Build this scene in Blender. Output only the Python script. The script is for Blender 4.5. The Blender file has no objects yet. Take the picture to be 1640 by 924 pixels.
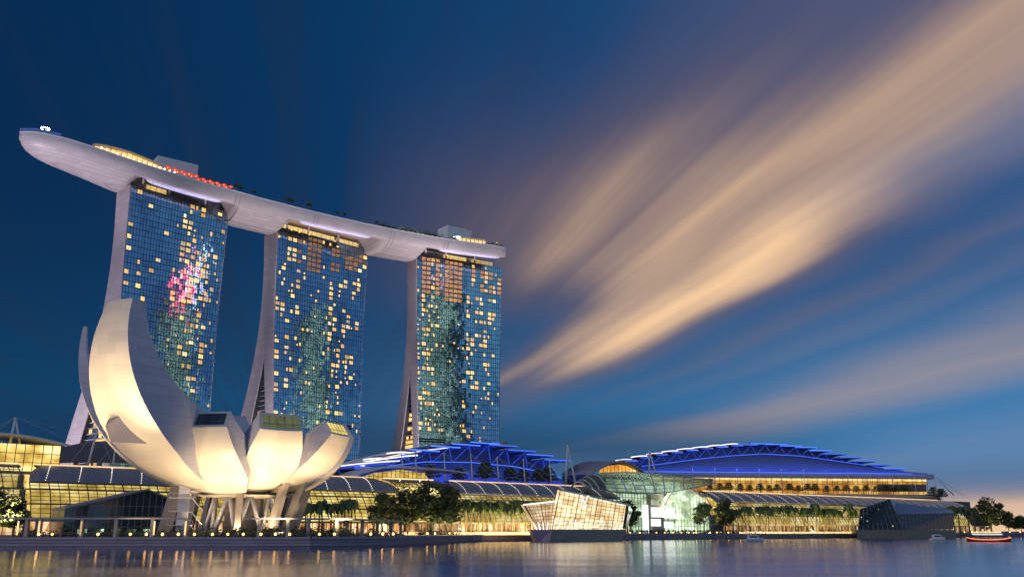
import bpy, bmesh, math, random
from math import sin, cos, pi, radians, sqrt, atan2, tan, hypot
from mathutils import Vector, Matrix
random.seed(7)
scene = bpy.context.scene
COL = scene.collection

# ------------------------------------------------------------------ camera
cam_d = bpy.data.cameras.new('camera')
cam = bpy.data.objects.new('camera', cam_d)
COL.objects.link(cam)
PITCH = math.atan(0.2667)
cam.location = (0, 0, 4)
cam.rotation_euler = (pi / 2 + PITCH, 0, 0)
cam_d.sensor_width = 36
cam_d.lens = 36 * 1455 / 1640
cam_d.clip_start = 0.5
cam_d.clip_end = 30000
scene.camera = cam

# ------------------------------------------------------------------ world: dusk sky with wind-drawn cloud bands
world = bpy.data.worlds.new('World')
scene.world = world
world.use_nodes = True
WT = world.node_tree
for n in list(WT.nodes):
    WT.nodes.remove(n)


class NB:
    """tiny node-expression builder"""
    def __init__(s, tree):
        s.t = tree

    def n(s, typ, **kw):
        nd = s.t.nodes.new(typ)
        for k, v in kw.items():
            setattr(nd, k, v)
        return nd

    def put(s, sock, v):
        if isinstance(v, (int, float)):
            sock.default_value = v
        elif isinstance(v, (tuple, list)):
            d = list(v)
            if len(d) == 3 and len(sock.default_value) == 4:
                d.append(1)
            sock.default_value = d
        else:
            s.t.links.new(v, sock)

    def m(s, op, a, b=0.0, c=0.0, clamp=False):
        nd = s.n('ShaderNodeMath', operation=op, use_clamp=clamp)
        s.put(nd.inputs[0], a); s.put(nd.inputs[1], b); s.put(nd.inputs[2], c)
        return nd.outputs[0]

    def mix(s, f, a, b, blend='MIX'):
        nd = s.n('ShaderNodeMix', data_type='RGBA', blend_type=blend)
        s.put(nd.inputs[0], f); s.put(nd.inputs[6], a); s.put(nd.inputs[7], b)
        return nd.outputs[2]

    def ramp(s, f, stops, interp='LINEAR'):
        nd = s.n('ShaderNodeValToRGB')
        cr = nd.color_ramp
        cr.interpolation = interp
        while len(cr.elements) < len(stops):
            cr.elements.new(0.5)
        for e, (p, c) in zip(cr.elements, stops):
            e.position = p
            e.color = (c, c, c, 1) if isinstance(c, (int, float)) else (*c, 1)
        s.put(nd.inputs[0], f)
        return nd.outputs[0]

    def noise(s, vec, scale, detail=3, rough=0.5, dist=0.0):
        nd = s.n('ShaderNodeTexNoise')
        s.put(nd.inputs['Vector'], vec)
        nd.inputs['Scale'].default_value = scale
        nd.inputs['Detail'].default_value = detail
        nd.inputs['Roughness'].default_value = rough
        nd.inputs['Distortion'].default_value = dist
        return nd.outputs[0]

    def step(s, x, a, b):
        nd = s.n('ShaderNodeMapRange', interpolation_type='SMOOTHSTEP')
        s.put(nd.inputs[0], x); s.put(nd.inputs[1], a); s.put(nd.inputs[2], b)
        nd.inputs[3].default_value = 0; nd.inputs[4].default_value = 1
        return nd.outputs[0]


def lin(r, g, b):
    f = lambda c: (c / 255 / 12.92) if c / 255 <= 0.04045 else ((c / 255 + 0.055) / 1.055) ** 2.4
    return (f(r), f(g), f(b))


SUN_EL, SUN_AZ = radians(2.0), radians(205)
w = NB(WT)
tc = w.n('ShaderNodeTexCoord')
sep = w.n('ShaderNodeSeparateXYZ')
WT.links.new(tc.outputs['Generated'], sep.inputs[0])
dx, dy, dz = sep.outputs
el = w.m('MAXIMUM', dz, 0.004)
AZC = radians(-13)
qx, qy = w.m('DIVIDE', dx, el), w.m('DIVIDE', dy, el)
v = w.m('ADD', w.m('MULTIPLY', qx, cos(AZC)), w.m('MULTIPLY', qy, -sin(AZC)))
g = w.m('ADD', w.m('MULTIPLY', qx, sin(AZC)), w.m('MULTIPLY', qy, cos(AZC)))
tt = w.m('ADD', 0.5, w.m('DIVIDE', w.m('ARCTANGENT', v), pi))
# wind-drawn noise: long along g, fine across
gl = w.m('ARCTANGENT', w.m('MULTIPLY', g, 0.35))
cmb = w.n('ShaderNodeCombineXYZ')
w.put(cmb.inputs[0], w.m('MULTIPLY', tt, 26.0)); w.put(cmb.inputs[1], w.m('MULTIPLY', gl, 1.6))
nz = w.noise(cmb.outputs[0], 1.0, 4, 0.55)
cmb2 = w.n('ShaderNodeCombineXYZ')
w.put(cmb2.inputs[0], w.m('MULTIPLY', tt, 105.0)); w.put(cmb2.inputs[1], w.m('MULTIPLY', gl, 1.4)); cmb2.inputs[2].default_value = 3.3
nz2 = w.noise(cmb2.outputs[0], 1.0, 3, 0.5)
cmb3 = w.n('ShaderNodeCombineXYZ')
w.put(cmb3.inputs[0], w.m('MULTIPLY', tt, 7.0)); w.put(cmb3.inputs[1], w.m('MULTIPLY', gl, 3.4)); cmb3.inputs[2].default_value = 8.1
nz3 = w.noise(cmb3.outputs[0], 1.0, 2, 0.5)
tj = w.m('ADD', tt, w.m('ADD', w.m('MULTIPLY', w.m('SUBTRACT', nz, 0.5), 0.014), w.m('MULTIPLY', w.m('SUBTRACT', nz3, 0.5), 0.042)))
dens = w.ramp(tj, [(0.0, 0.0), (0.525, 0.0), (0.585, 0.15), (0.645, 0.32), (0.70, 0.46), (0.735, 0.68), (0.752, 0.56), (0.772, 0.66), (0.79, 0.78),
                   (0.806, 0.70), (0.825, 1.0), (0.837, 0.80), (0.848, 0.42), (0.861, 0.10), (0.870, 0.34), (0.877, 0.10), (0.885, 0.22), (0.892, 0.06),
                   (0.908, 0.46), (0.921, 0.58), (0.931, 0.46), (0.940, 0.05), (0.948, 0.10), (0.960, 0.22), (0.972, 0.34), (0.981, 0.55), (0.988, 0.85), (1.0, 0.95)])
# the upper bank thins out towards the horizon (a clear gap low in the middle)
lowt = w.m('SUBTRACT', 1.0, w.step(tj, 0.768, 0.806))
thin = w.m('MULTIPLY', lowt, w.step(g, 3.0, 4.6))
dens = w.m('MULTIPLY', dens, w.m('SUBTRACT', 1.0, w.m('MULTIPLY', thin, 0.86)))
# ... and overhead the veil opens to clear blue
open_ = w.m('MULTIPLY', w.m('SUBTRACT', 1.0, w.step(tj, 0.64, 0.72)), w.m('SUBTRACT', 1.0, w.step(g, 1.5, 2.7)))
dens = w.m('MULTIPLY', dens, w.m('SUBTRACT', 1.0, w.m('MULTIPLY', open_, 0.85)))
top_ = w.m('MULTIPLY', w.m('SUBTRACT', 1.0, w.step(tj, 0.72, 0.81)), w.m('SUBTRACT', 1.0, w.step(g, 1.2, 2.5)))
dens = w.m('MULTIPLY', dens, w.m('SUBTRACT', 1.0, w.m('MULTIPLY', top_, 0.56)))
# the lower lit rim fades with distance, and streaks vary
far = w.step(g, 4.0, 7.6)
band = w.m('MULTIPLY', w.step(tj, 0.79, 0.81), w.m('SUBTRACT', 1.0, w.step(tj, 0.90, 0.915)))
dens = w.m('MULTIPLY', dens, w.m('SUBTRACT', 1.0, w.m('MULTIPLY', w.m('MULTIPLY', far, band), 0.80)))
farb = w.m('MULTIPLY', w.step(g, 8.2, 11.0), w.m('MULTIPLY', w.step(tj, 0.90, 0.912), w.m('SUBTRACT', 1.0, w.step(tj, 0.945, 0.96))))
dens = w.m('MULTIPLY', dens, w.m('SUBTRACT', 1.0, w.m('MULTIPLY', farb, 0.8)))
# near the camera the upper-right edge of the bank turns to thin grey veil
near = w.m('SUBTRACT', 1.0, w.step(g, 1.5, 2.9))
edge = w.step(tj, 0.80, 0.835)
dens = w.m('MULTIPLY', dens, w.m('SUBTRACT', 1.0, w.m('MULTIPLY', w.m('MULTIPLY', near, edge), 0.72)))
dens = w.m('MULTIPLY', dens, w.m('ADD', 0.84, w.m('MULTIPLY', nz2, 0.30)))
dens = w.m('MULTIPLY', dens, 0.96, clamp=True)
# clear-sky colour: navy to the left and high, brighter blue to the right and low
right = w.step(dx, -0.55, 0.62)
hi = w.step(dz, 0.0, 0.34)
low_c = w.mix(right, lin(0, 66, 108), lin(58, 134, 190))
hi_c = w.mix(right, lin(0, 40, 80), lin(12, 78, 134))
base = w.mix(hi, low_c, hi_c)
# slow dark variation on the left, teal patches
leftv = w.m('MULTIPLY', w.m('SUBTRACT', 1.0, w.step(tt, 0.55, 0.75)), w.step(nz, 0.45, 0.75))
base = w.mix(w.m('MULTIPLY', leftv, 0.55), base, lin(26, 44, 74))
# after-glow of the west sky (behind the camera)
west = w.m('MULTIPLY', w.step(w.m('MULTIPLY', dy, -1.0), -0.1, 0.95), w.m('SUBTRACT', 1.0, w.step(dz, 0.0, 0.75)))
base = w.mix(west, base, lin(120, 168, 205))
west_c = w.m('MULTIPLY', w.step(w.m('MULTIPLY', dy, -1.0), 0.0, 0.7), w.step(nz, 0.42, 0.66))
base = w.mix(w.m('MULTIPLY', west_c, 0.55), base, lin(176, 190, 205))
# brighter clear sky with flat cloud bars further round to the right (outside the frame, mirrored by the hotel glass)
side = w.m('MULTIPLY', w.step(dx, 0.60, 0.90), w.m('SUBTRACT', 1.0, w.step(dz, 0.25, 0.8)))
base = w.mix(w.m('MULTIPLY', side, 0.45), base, lin(78, 130, 190))
mpd = w.n('ShaderNodeMapping'); mpd.inputs['Scale'].default_value = (3.2, 3.2, 24.0)
WT.links.new(tc.outputs['Generated'], mpd.inputs[0])
bars = w.step(w.noise(mpd.outputs[0], 1.0, 4, 0.6), 0.47, 0.66)
base = w.mix(w.m('MULTIPLY', w.m('MULTIPLY', side, bars), 0.65), base, lin(120, 190, 220))
fade = w.step(dens, 0.30, 1.0)
cloud_c = w.mix(fade, lin(128, 100, 90), lin(250, 206, 160))
cloud_c = w.mix(w.m('MULTIPLY', w.step(dz, 0.22, 0.05), 0.0), cloud_c, lin(150, 150, 165))
lowgrey = w.m('MULTIPLY', w.step(tj, 0.86, 0.9), w.m('SUBTRACT', 1.0, w.step(tj, 0.955, 0.972)))
cloud_c = w.mix(w.m('MULTIPLY', lowgrey, 0.8), cloud_c, lin(176, 158, 154))
cloud_c = w.mix(w.m('MULTIPLY', w.m('MULTIPLY', near, edge), 0.75), cloud_c, lin(190, 178, 182))
sky_c = w.mix(dens, base, cloud_c)
# dark cloud base low behind the halls
dk = w.m('MULTIPLY', w.step(w.m('ABSOLUTE', w.m('SUBTRACT', dz, 0.088)), 0.05, 0.0), w.m('SUBTRACT', 1.0, w.step(dx, 0.12, 0.42)))
sky_c = w.mix(w.m('MULTIPLY', dk, 0.55), sky_c, lin(10, 48, 82))
# physical dusk sky adds its share
nish = w.n('ShaderNodeTexSky', sky_type='NISHITA', sun_disc=False)
nish.sun_elevation = SUN_EL
nish.sun_rotation = SUN_AZ
nish.altitude = 10
sky_c = w.mix(0.004, sky_c, nish.outputs[0], 'ADD')
bg = w.n('ShaderNodeBackground')
WT.links.new(sky_c, bg.inputs[0])
bg.inputs[1].default_value = 1.0
outw = w.n('ShaderNodeOutputWorld')
WT.links.new(bg.outputs[0], outw.inputs[0])

# ------------------------------------------------------------------ sun: soft lavender light added from the back left onto the end walls
sun_d = bpy.data.lights.new('dusk_sun', 'SUN')
sun_d.energy = 0.55
sun_d.angle = radians(24)
sun_d.color = (1.0, 0.84, 0.95)
sun = bpy.data.objects.new('dusk_sun', sun_d)
COL.objects.link(sun)
_d = Vector((0.72, 0.68, -0.20))          # direction the light travels
sun.rotation_euler = _d.to_track_quat('-Z', 'Y').to_euler()

scene.view_settings.view_transform = 'Standard'
scene.view_settings.look = 'None'
scene.view_settings.exposure = 0.0
scene.view_settings.gamma = 1.0
scene.view_settings.use_curve_mapping = False
scene.render.engine = 'CYCLES'
scene.cycles.use_denoising = True
scene.cycles.max_bounces = 6
scene.cycles.transparent_max_bounces = 12
scene.cycles.sample_clamp_indirect = 3.0
scene.cycles.caustics_reflective = False
scene.cycles.caustics_refractive = False

# ------------------------------------------------------------------ site frame: s along the waterfront, t inland, z up
R0 = atan2(0.615, 0.788)
UX, UY = cos(R0), sin(R0)


def W(s, t, z=0.0):
    return Vector((UX * s - UY * t, UY * s + UX * t, z))


def ST(x, y):
    return (UX * x + UY * y, -UY * x + UX * y)


# ------------------------------------------------------------------ mesh builder
class MB:
    def __init__(s):
        s.v = []; s.f = []; s.sm = []

    def face(s, pts, smooth=False):
        i = len(s.v); s.v += [tuple(p) for p in pts]
        s.f.append(tuple(range(i, i + len(pts)))); s.sm.append(smooth)
        return s

    def hexa(s, p):      # p[0..3] bottom loop, p[4..7] top loop
        i = len(s.v); s.v += [tuple(q) for q in p]
        for q in ((3, 2, 1, 0), (4, 5, 6, 7), (0, 1, 5, 4), (1, 2, 6, 5), (2, 3, 7, 6), (3, 0, 4, 7)):
            s.f.append(tuple(i + k for k in q)); s.sm.append(False)
        return s

    def box(s, x0, x1, y0, y1, z0, z1):
        return s.hexa([(x0, y0, z0), (x1, y0, z0), (x1, y1, z0), (x0, y1, z0), (x0, y0, z1), (x1, y0, z1), (x1, y1, z1), (x0, y1, z1)])

    def obox(s, c, d, n, L, wd, z0, z1):   # oriented box: centre c (2d), direction d, normal n
        a, b = L / 2, wd / 2
        q = [(c[0] + d[0] * x + n[0] * y, c[1] + d[1] * x + n[1] * y) for x, y in ((-a, -b), (a, -b), (a, b), (-a, b))]
        return s.hexa([(*p, z0) for p in q] + [(*p, z1) for p in q])

    def prism(s, pts, vec, smooth=False):   # closed polygon (3d pts) swept by vec, capped
        n = len(pts); i = len(s.v)
        s.v += [tuple(p) for p in pts] + [tuple(Vector(p) + Vector(vec)) for p in pts]
        s.f.append(tuple(range(i + n - 1, i - 1, -1))); s.sm.append(False)
        s.f.append(tuple(range(i + n, i + 2 * n))); s.sm.append(False)
        for k in range(n):
            l = (k + 1) % n
            s.f.append((i + k, i + l, i + n + l, i + n + k)); s.sm.append(smooth)
        return s

    def grid(s, rows, smooth=True, closed=False):
        i = len(s.v); m = len(rows[0])
        for r in rows:
            s.v += [tuple(p) for p in r]
        for a in range(len(rows) - 1):
            for b in range(m if closed else m - 1):
                c = (b + 1) % m
                s.f.append((i + a * m + b, i + a * m + c, i + (a + 1) * m + c, i + (a + 1) * m + b)); s.sm.append(smooth)
        return s

    def shell(s, rows, d, smooth=True):      # grid with thickness along vector d (or function of row/col)
        low = [[tuple(Vector(p) + (Vector(d(p)) if callable(d) else Vector(d))) for p in r] for r in rows]
        s.grid(rows, smooth); s.grid([r[::-1] for r in low], smooth)
        n, m = len(rows), len(rows[0])
        for a in range(n - 1):
            s.face([rows[a][0], rows[a + 1][0], low[a + 1][0], low[a][0]])
            s.face([rows[a][m - 1], low[a][m - 1], low[a + 1][m - 1], rows[a + 1][m - 1]])
        for b in range(m - 1):
            s.face([rows[0][b], low[0][b], low[0][b + 1], rows[0][b + 1]])
            s.face([rows[n - 1][b], rows[n - 1][b + 1], low[n - 1][b + 1], low[n - 1][b]])
        return s

    def tube(s, p, q, r0, r1=None, n=7, cap=True):
        p, q = Vector(p), Vector(q)
        r1 = r0 if r1 is None else r1
        d = (q - p).normalized()
        x = d.orthogonal().normalized(); y = d.cross(x)
        A = [p + (x * cos(k * 2 * pi / n) + y * sin(k * 2 * pi / n)) * r0 for k in range(n)]
        B = [q + (x * cos(k * 2 * pi / n) + y * sin(k * 2 * pi / n)) * r1 for k in range(n)]
        s.grid([A, B], n > 4, closed=True)
        if cap:
            s.face(A[::-1]); s.face(B)
        return s

    def path(s, pts, r, n=6):
        pts = [Vector(p) for p in pts]
        rr = r if isinstance(r, (list, tuple)) else [r] * len(pts)
        rows = []; up = None
        for k, p in enumerate(pts):
            d = (pts[min(k + 1, len(pts) - 1)] - pts[max(k - 1, 0)]).normalized()
            x = d.orthogonal().normalized() if up is None else (up - d * up.dot(d)).normalized()
            up = x; y = d.cross(x)
            rows.append([p + (x * cos(j * 2 * pi / n) + y * sin(j * 2 * pi / n)) * rr[k] for j in range(n)])
        s.grid(rows, True, closed=True); s.face(rows[0][::-1]); s.face(rows[-1])
        return s

    def ball(s, c, r, n=8, m=5, sz=1.0):
        rows = []
        for a in range(m + 1):
            th = pi * a / m
            rows.append([(c[0] + r * sin(th) * cos(2 * pi * k / n), c[1] + r * sin(th) * sin(2 * pi * k / n), c[2] - r * sz * cos(th)) for k in range(n)])
        return s.grid(rows, True, closed=True)

    def mesh(s, name, mat, off=(0, 0, 0)):
        me = bpy.data.meshes.new(name)
        o = off
        me.from_pydata([(a - o[0], b - o[1], c - o[2]) for a, b, c in s.v], [], s.f)
        me.polygons.foreach_set('use_smooth', s.sm)
        me.materials.append(mat)
        me.update()
        return me

    def build(s, name, mat, parent=None, off=None, rot=None, fix=True):
        """parent None: coordinates are absolute (s,t,z); the object stands at off with the site rotation.
        With a parent: coordinates are absolute unless the parent has its own frame (parent['frame'] unset)"""
        if off is None:
            off = ORIG.get(parent.name, (0, 0, 0)) if parent else (0, 0, 0)
        me = s.mesh(name, mat, off)
        if fix:
            bm = bmesh.new(); bm.from_mesh(me)
            bmesh.ops.remove_doubles(bm, verts=bm.verts, dist=1e-4)
            bmesh.ops.recalc_face_normals(bm, faces=bm.faces)
            bm.to_mesh(me); bm.free()
        o = bpy.data.objects.new(name, me)
        COL.objects.link(o)
        if parent:
            o.parent = parent
            ORIG[o.name] = off
        else:
            o.location = W(*off)
            o.rotation_euler = (0, 0, R0 if rot is None else rot)
        return o


ORIG = {}


def tag(o, label=None, cat=None, group=None, kind=None):
    if label: o['label'] = label
    if cat: o['category'] = cat
    if group: o['group'] = group
    if kind: o['kind'] = kind
    return o


def thing(name, label, cat, at=(0, 0, 0), rot=None, group=None, own=False):
    o = bpy.data.objects.new(name, None)
    o.empty_display_size = 1
    COL.objects.link(o)
    o.location = W(*at)
    o.rotation_euler = (0, 0, R0 if rot is None else rot)
    ORIG[o.name] = (0, 0, 0) if own else at
    return tag(o, label, cat, group)


KIDS = {}


def copy_tree(root, parent=None):
    c = root.copy()
    COL.objects.link(c)
    if parent: c.parent = parent
    for ch in list(root.children):
        copy_tree(ch, c)
    return c


def light(name, kind, loc, power, color, to=None, size=None, spot=None, blend=0.6, size_y=None):
    d = bpy.data.lights.new(name, kind)
    d.energy = power; d.color = color
    if kind == 'AREA':
        d.shape = 'RECTANGLE'; d.size = size; d.size_y = size_y or size
    elif size is not None:
        d.shadow_soft_size = size
    if kind == 'SPOT':
        d.spot_size = spot; d.spot_blend = blend
    o = bpy.data.objects.new(name, d)
    COL.objects.link(o)
    o.location = loc
    if to is not None:
        o.rotation_euler = (Vector(to) - Vector(loc)).to_track_quat('-Z', 'Y').to_euler()
    return o


# ------------------------------------------------------------------ materials
def mat(name, base, rough=0.6, metal=0.0, var=0.12, vscale=0.3, emis=None, estr=0.0, spec=0.5, bump=0.0, bscale=2.0, brick=None):
    m = bpy.data.materials.new(name)
    m.use_nodes = True
    b = NB(m.node_tree)
    p = m.node_tree.nodes['Principled BSDF']
    tcn = b.n('ShaderNodeTexCoord')
    obj = tcn.outputs['Object']
    nzv = b.noise(obj, vscale, 4, 0.6)
    f = b.m('ADD', 1 - var, b.m('MULTIPLY', nzv, 2 * var))
    col = b.mix(1.0, base, f, 'MULTIPLY')
    hgt = None
    if brick:    # (width, height, mortar, darkness, plane) panel joints
        bw, bh, mo, dk, plane = brick
        sp = b.n('ShaderNodeSeparateXYZ'); m.node_tree.links.new(obj, sp.inputs[0])
        cb = b.n('ShaderNodeCombineXYZ')
        ax = {'xz': (0, 2), 'yz': (1, 2), 'xy': (0, 1)}[plane]
        m.node_tree.links.new(sp.outputs[ax[0]], cb.inputs[0]); m.node_tree.links.new(sp.outputs[ax[1]], cb.inputs[1])
        bt = b.n('ShaderNodeTexBrick')
        m.node_tree.links.new(cb.outputs[0], bt.inputs['Vector'])
        bt.inputs['Scale'].default_value = 1
        bt.inputs['Brick Width'].default_value = bw; bt.inputs['Row Height'].default_value = bh
        bt.inputs['Mortar Size'].default_value = mo; bt.inputs['Mortar Smooth'].default_value = 0.3
        bt.inputs['Color1'].default_value = (1, 1, 1, 1); bt.inputs['Color2'].default_value = (0.86, 0.86, 0.88, 1)
        bt.inputs['Mortar'].default_value = (dk, dk, dk, 1)
        col = b.mix(1.0, col, bt.outputs['Color'], 'MULTIPLY')
    m.node_tree.links.new(col, p.inputs['Base Color'])
    p.inputs['Roughness'].default_value = rough
    p.inputs['Metallic'].default_value = metal
    p.inputs['Specular IOR Level'].default_value = spec
    if emis:
        p.inputs['Emission Color'].default_value = (*emis, 1)
        p.inputs['Emission Strength'].default_value = estr
    if bump:
        bn = b.n('ShaderNodeBump'); bn.inputs['Strength'].default_value = bump; bn.inputs['Distance'].default_value = 0.05
        m.node_tree.links.new(b.noise(obj, bscale, 4, 0.6), bn.inputs['Height'])
        m.node_tree.links.new(bn.outputs[0], p.inputs['Normal'])
    return m


def glow(name, c, s, var=0.5, vscale=0.5, stops=None, vw=0.4, stretch=(1, 1, 1)):
    """a lit thing: room, shop, lamp. Emission varies over the surface like a furnished interior"""
    m = bpy.data.materials.new(name)
    m.use_nodes = True
    b = NB(m.node_tree)
    p = m.node_tree.nodes['Principled BSDF']
    p.inputs['Base Color'].default_value = (0.05, 0.045, 0.04, 1)
    p.inputs['Roughness'].default_value = 0.7
    tcn = b.n('ShaderNodeTexCoord')
    mp = b.n('ShaderNodeMapping'); mp.inputs['Scale'].default_value = stretch
    m.node_tree.links.new(tcn.outputs['Object'], mp.inputs[0])
    nz_ = b.noise(mp.outputs[0], vscale, 3, 0.6)
    vor = b.n('ShaderNodeTexVoronoi'); m.node_tree.links.new(mp.outputs[0], vor.inputs['Vector']); vor.inputs['Scale'].default_value = vscale * 1.7
    sx = b.n('ShaderNodeSeparateXYZ'); m.node_tree.links.new(vor.outputs['Color'], sx.inputs[0])
    k = b.m('ADD', b.m('MULTIPLY', b.step(nz_, 0.3, 0.7), 1 - vw), b.m('MULTIPLY', sx.outputs[0], vw))
    info = b.n('ShaderNodeObjectInfo')
    st = b.m('MULTIPLY', b.m('ADD', 1 - var, b.m('MULTIPLY', k, 2 * var)), s)
    st = b.m('MULTIPLY', st, b.m('ADD', 0.5, b.m('MULTIPLY', info.outputs['Random'], 0.9)))
    if stops:
        m.node_tree.links.new(b.ramp(k, stops), p.inputs['Emission Color'])
    else:
        p.inputs['Emission Color'].default_value = (*c, 1)
    m.node_tree.links.new(st, p.inputs['Emission Strength'])
    return m


def glass(name, tint=(0.8, 0.9, 0.9), refl=0.18, rough=0.03):
    m = bpy.data.materials.new(name)
    m.use_nodes = True
    t = m.node_tree; b = NB(t)
    for n in list(t.nodes): t.nodes.remove(n)
    tr = b.n('ShaderNodeBsdfTransparent'); tr.inputs[0].default_value = (*tint, 1)
    gl_ = b.n('ShaderNodeBsdfGlossy'); gl_.inputs['Roughness'].default_value = rough; gl_.inputs[0].default_value = (0.8, 0.85, 0.9, 1)
    fr = b.n('ShaderNodeLayerWeight'); fr.inputs[0].default_value = 0.25
    mx = b.n('ShaderNodeMixShader')
    t.links.new(b.m('ADD', refl, b.m('MULTIPLY', fr.outputs['Fresnel'], 0.6), clamp=True), mx.inputs[0])
    t.links.new(tr.outputs[0], mx.inputs[1]); t.links.new(gl_.outputs[0], mx.inputs[2])
    o = b.n('ShaderNodeOutputMaterial'); t.links.new(mx.outputs[0], o.inputs[0])
    return m


def canopy_glass():
    """fritted glass that passes light and scatters part of it"""
    m = bpy.data.materials.new('fritted_canopy_glass'); m.use_nodes = True
    t = m.node_tree; b = NB(t)
    for n in list(t.nodes): t.nodes.remove(n)
    tr = b.n('ShaderNodeBsdfTransparent'); tr.inputs[0].default_value = (0.8, 0.9, 0.84, 1)
    tl = b.n('ShaderNodeBsdfTranslucent'); tl.inputs[0].default_value = (0.42, 0.50, 0.42, 1)
    df = b.n('ShaderNodeBsdfDiffuse'); df.inputs[0].default_value = (0.25, 0.28, 0.26, 1)
    m1 = b.n('ShaderNodeMixShader'); m1.inputs[0].default_value = 0.5; t.links.new(tl.outputs[0], m1.inputs[1]); t.links.new(df.outputs[0], m1.inputs[2])
    m2 = b.n('ShaderNodeMixShader'); m2.inputs[0].default_value = 0.42; t.links.new(tr.outputs[0], m2.inputs[1]); t.links.new(m1.outputs[0], m2.inputs[2])
    o = b.n('ShaderNodeOutputMaterial'); t.links.new(m2.outputs[0], o.inputs[0])
    return m


def tower_glass():
    """mirror-coated curtain wall: each pane tilts by a hair and takes a slightly different coating"""
    m = bpy.data.materials.new('coated_tower_glass')
    m.use_nodes = True
    t = m.node_tree; b = NB(t); p = t.nodes['Principled BSDF']
    tcn = b.n('ShaderNodeTexCoord'); sp = b.n('ShaderNodeSeparateXYZ'); t.links.new(tcn.outputs['Object'], sp.inputs[0])
    fl = b.n('ShaderNodeCombineXYZ')
    ix = b.m('FLOOR', b.m('DIVIDE', sp.outputs[0], 1.82)); iz = b.m('FLOOR', b.m('DIVIDE', sp.outputs[2], 3.4))
    t.links.new(ix, fl.inputs[0]); t.links.new(iz, fl.inputs[1])
    wn = b.n('ShaderNodeTexWhiteNoise'); t.links.new(fl.outputs[0], wn.inputs['Vector'])
    wc = b.n('ShaderNodeSeparateXYZ'); t.links.new(wn.outputs['Color'], wc.inputs[0])
    soft = b.noise(tcn.outputs['Object'], 0.035, 3, 0.6)
    k = b.m('ADD', b.m('MULTIPLY', wc.outputs[0], 0.35), b.m('MULTIPLY', b.step(soft, 0.3, 0.7), 0.65))
    t.links.new(b.ramp(k, [(0, (0.20, 0.31, 0.42)), (0.5, (0.32, 0.48, 0.60)), (1, (0.48, 0.66, 0.74))]), p.inputs['Base Color'])
    p.inputs['Metallic'].default_value = 1.0
    p.inputs['Roughness'].default_value = 0.05
    geo = b.n('ShaderNodeNewGeometry')
    off = b.n('ShaderNodeVectorMath', operation='SUBTRACT'); t.links.new(wn.outputs['Color'], off.inputs[0]); off.inputs[1].default_value = (0.5, 0.5, 0.5)
    wav = b.n('ShaderNodeTexNoise'); t.links.new(tcn.outputs['Object'], wav.inputs['Vector']); wav.inputs['Scale'].default_value = 0.9
    wo = b.n('ShaderNodeVectorMath', operation='SUBTRACT'); t.links.new(wav.outputs['Color'], wo.inputs[0]); wo.inputs[1].default_value = (0.5, 0.5, 0.5)
    s1 = b.n('ShaderNodeVectorMath', operation='SCALE'); t.links.new(off.outputs[0], s1.inputs[0]); s1.inputs['Scale'].default_value = 0.022
    s2 = b.n('ShaderNodeVectorMath', operation='SCALE'); t.links.new(wo.outputs[0], s2.inputs[0]); s2.inputs['Scale'].default_value = 0.045
    a1 = b.n('ShaderNodeVectorMath', operation='ADD'); t.links.new(geo.outputs['Normal'], a1.inputs[0]); t.links.new(s1.outputs[0], a1.inputs[1])
    a2 = b.n('ShaderNodeVectorMath', operation='ADD'); t.links.new(a1.outputs[0], a2.inputs[0]); t.links.new(s2.outputs[0], a2.inputs[1])
    nn = b.n('ShaderNodeVectorMath', operation='NORMALIZE'); t.links.new(a2.outputs[0], nn.inputs[0])
    t.links.new(nn.outputs[0], p.inputs['Normal'])
    return m


def leaf(name, c1, c2):
    m = bpy.data.materials.new(name); m.use_nodes = True
    t = m.node_tree; b = NB(t); p = t.nodes['Principled BSDF']
    tcn = b.n('ShaderNodeTexCoord'); info = b.n('ShaderNodeObjectInfo')
    k = b.m('ADD', b.m('MULTIPLY', b.step(b.noise(tcn.outputs['Object'], 0.6, 3), 0.3, 0.7), 0.7), b.m('MULTIPLY', info.outputs['Random'], 0.3))
    t.links.new(b.ramp(k, [(0, c1), (1, c2)]), p.inputs['Base Color'])
    p.inputs['Roughness'].default_value = 0.55
    return m


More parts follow.
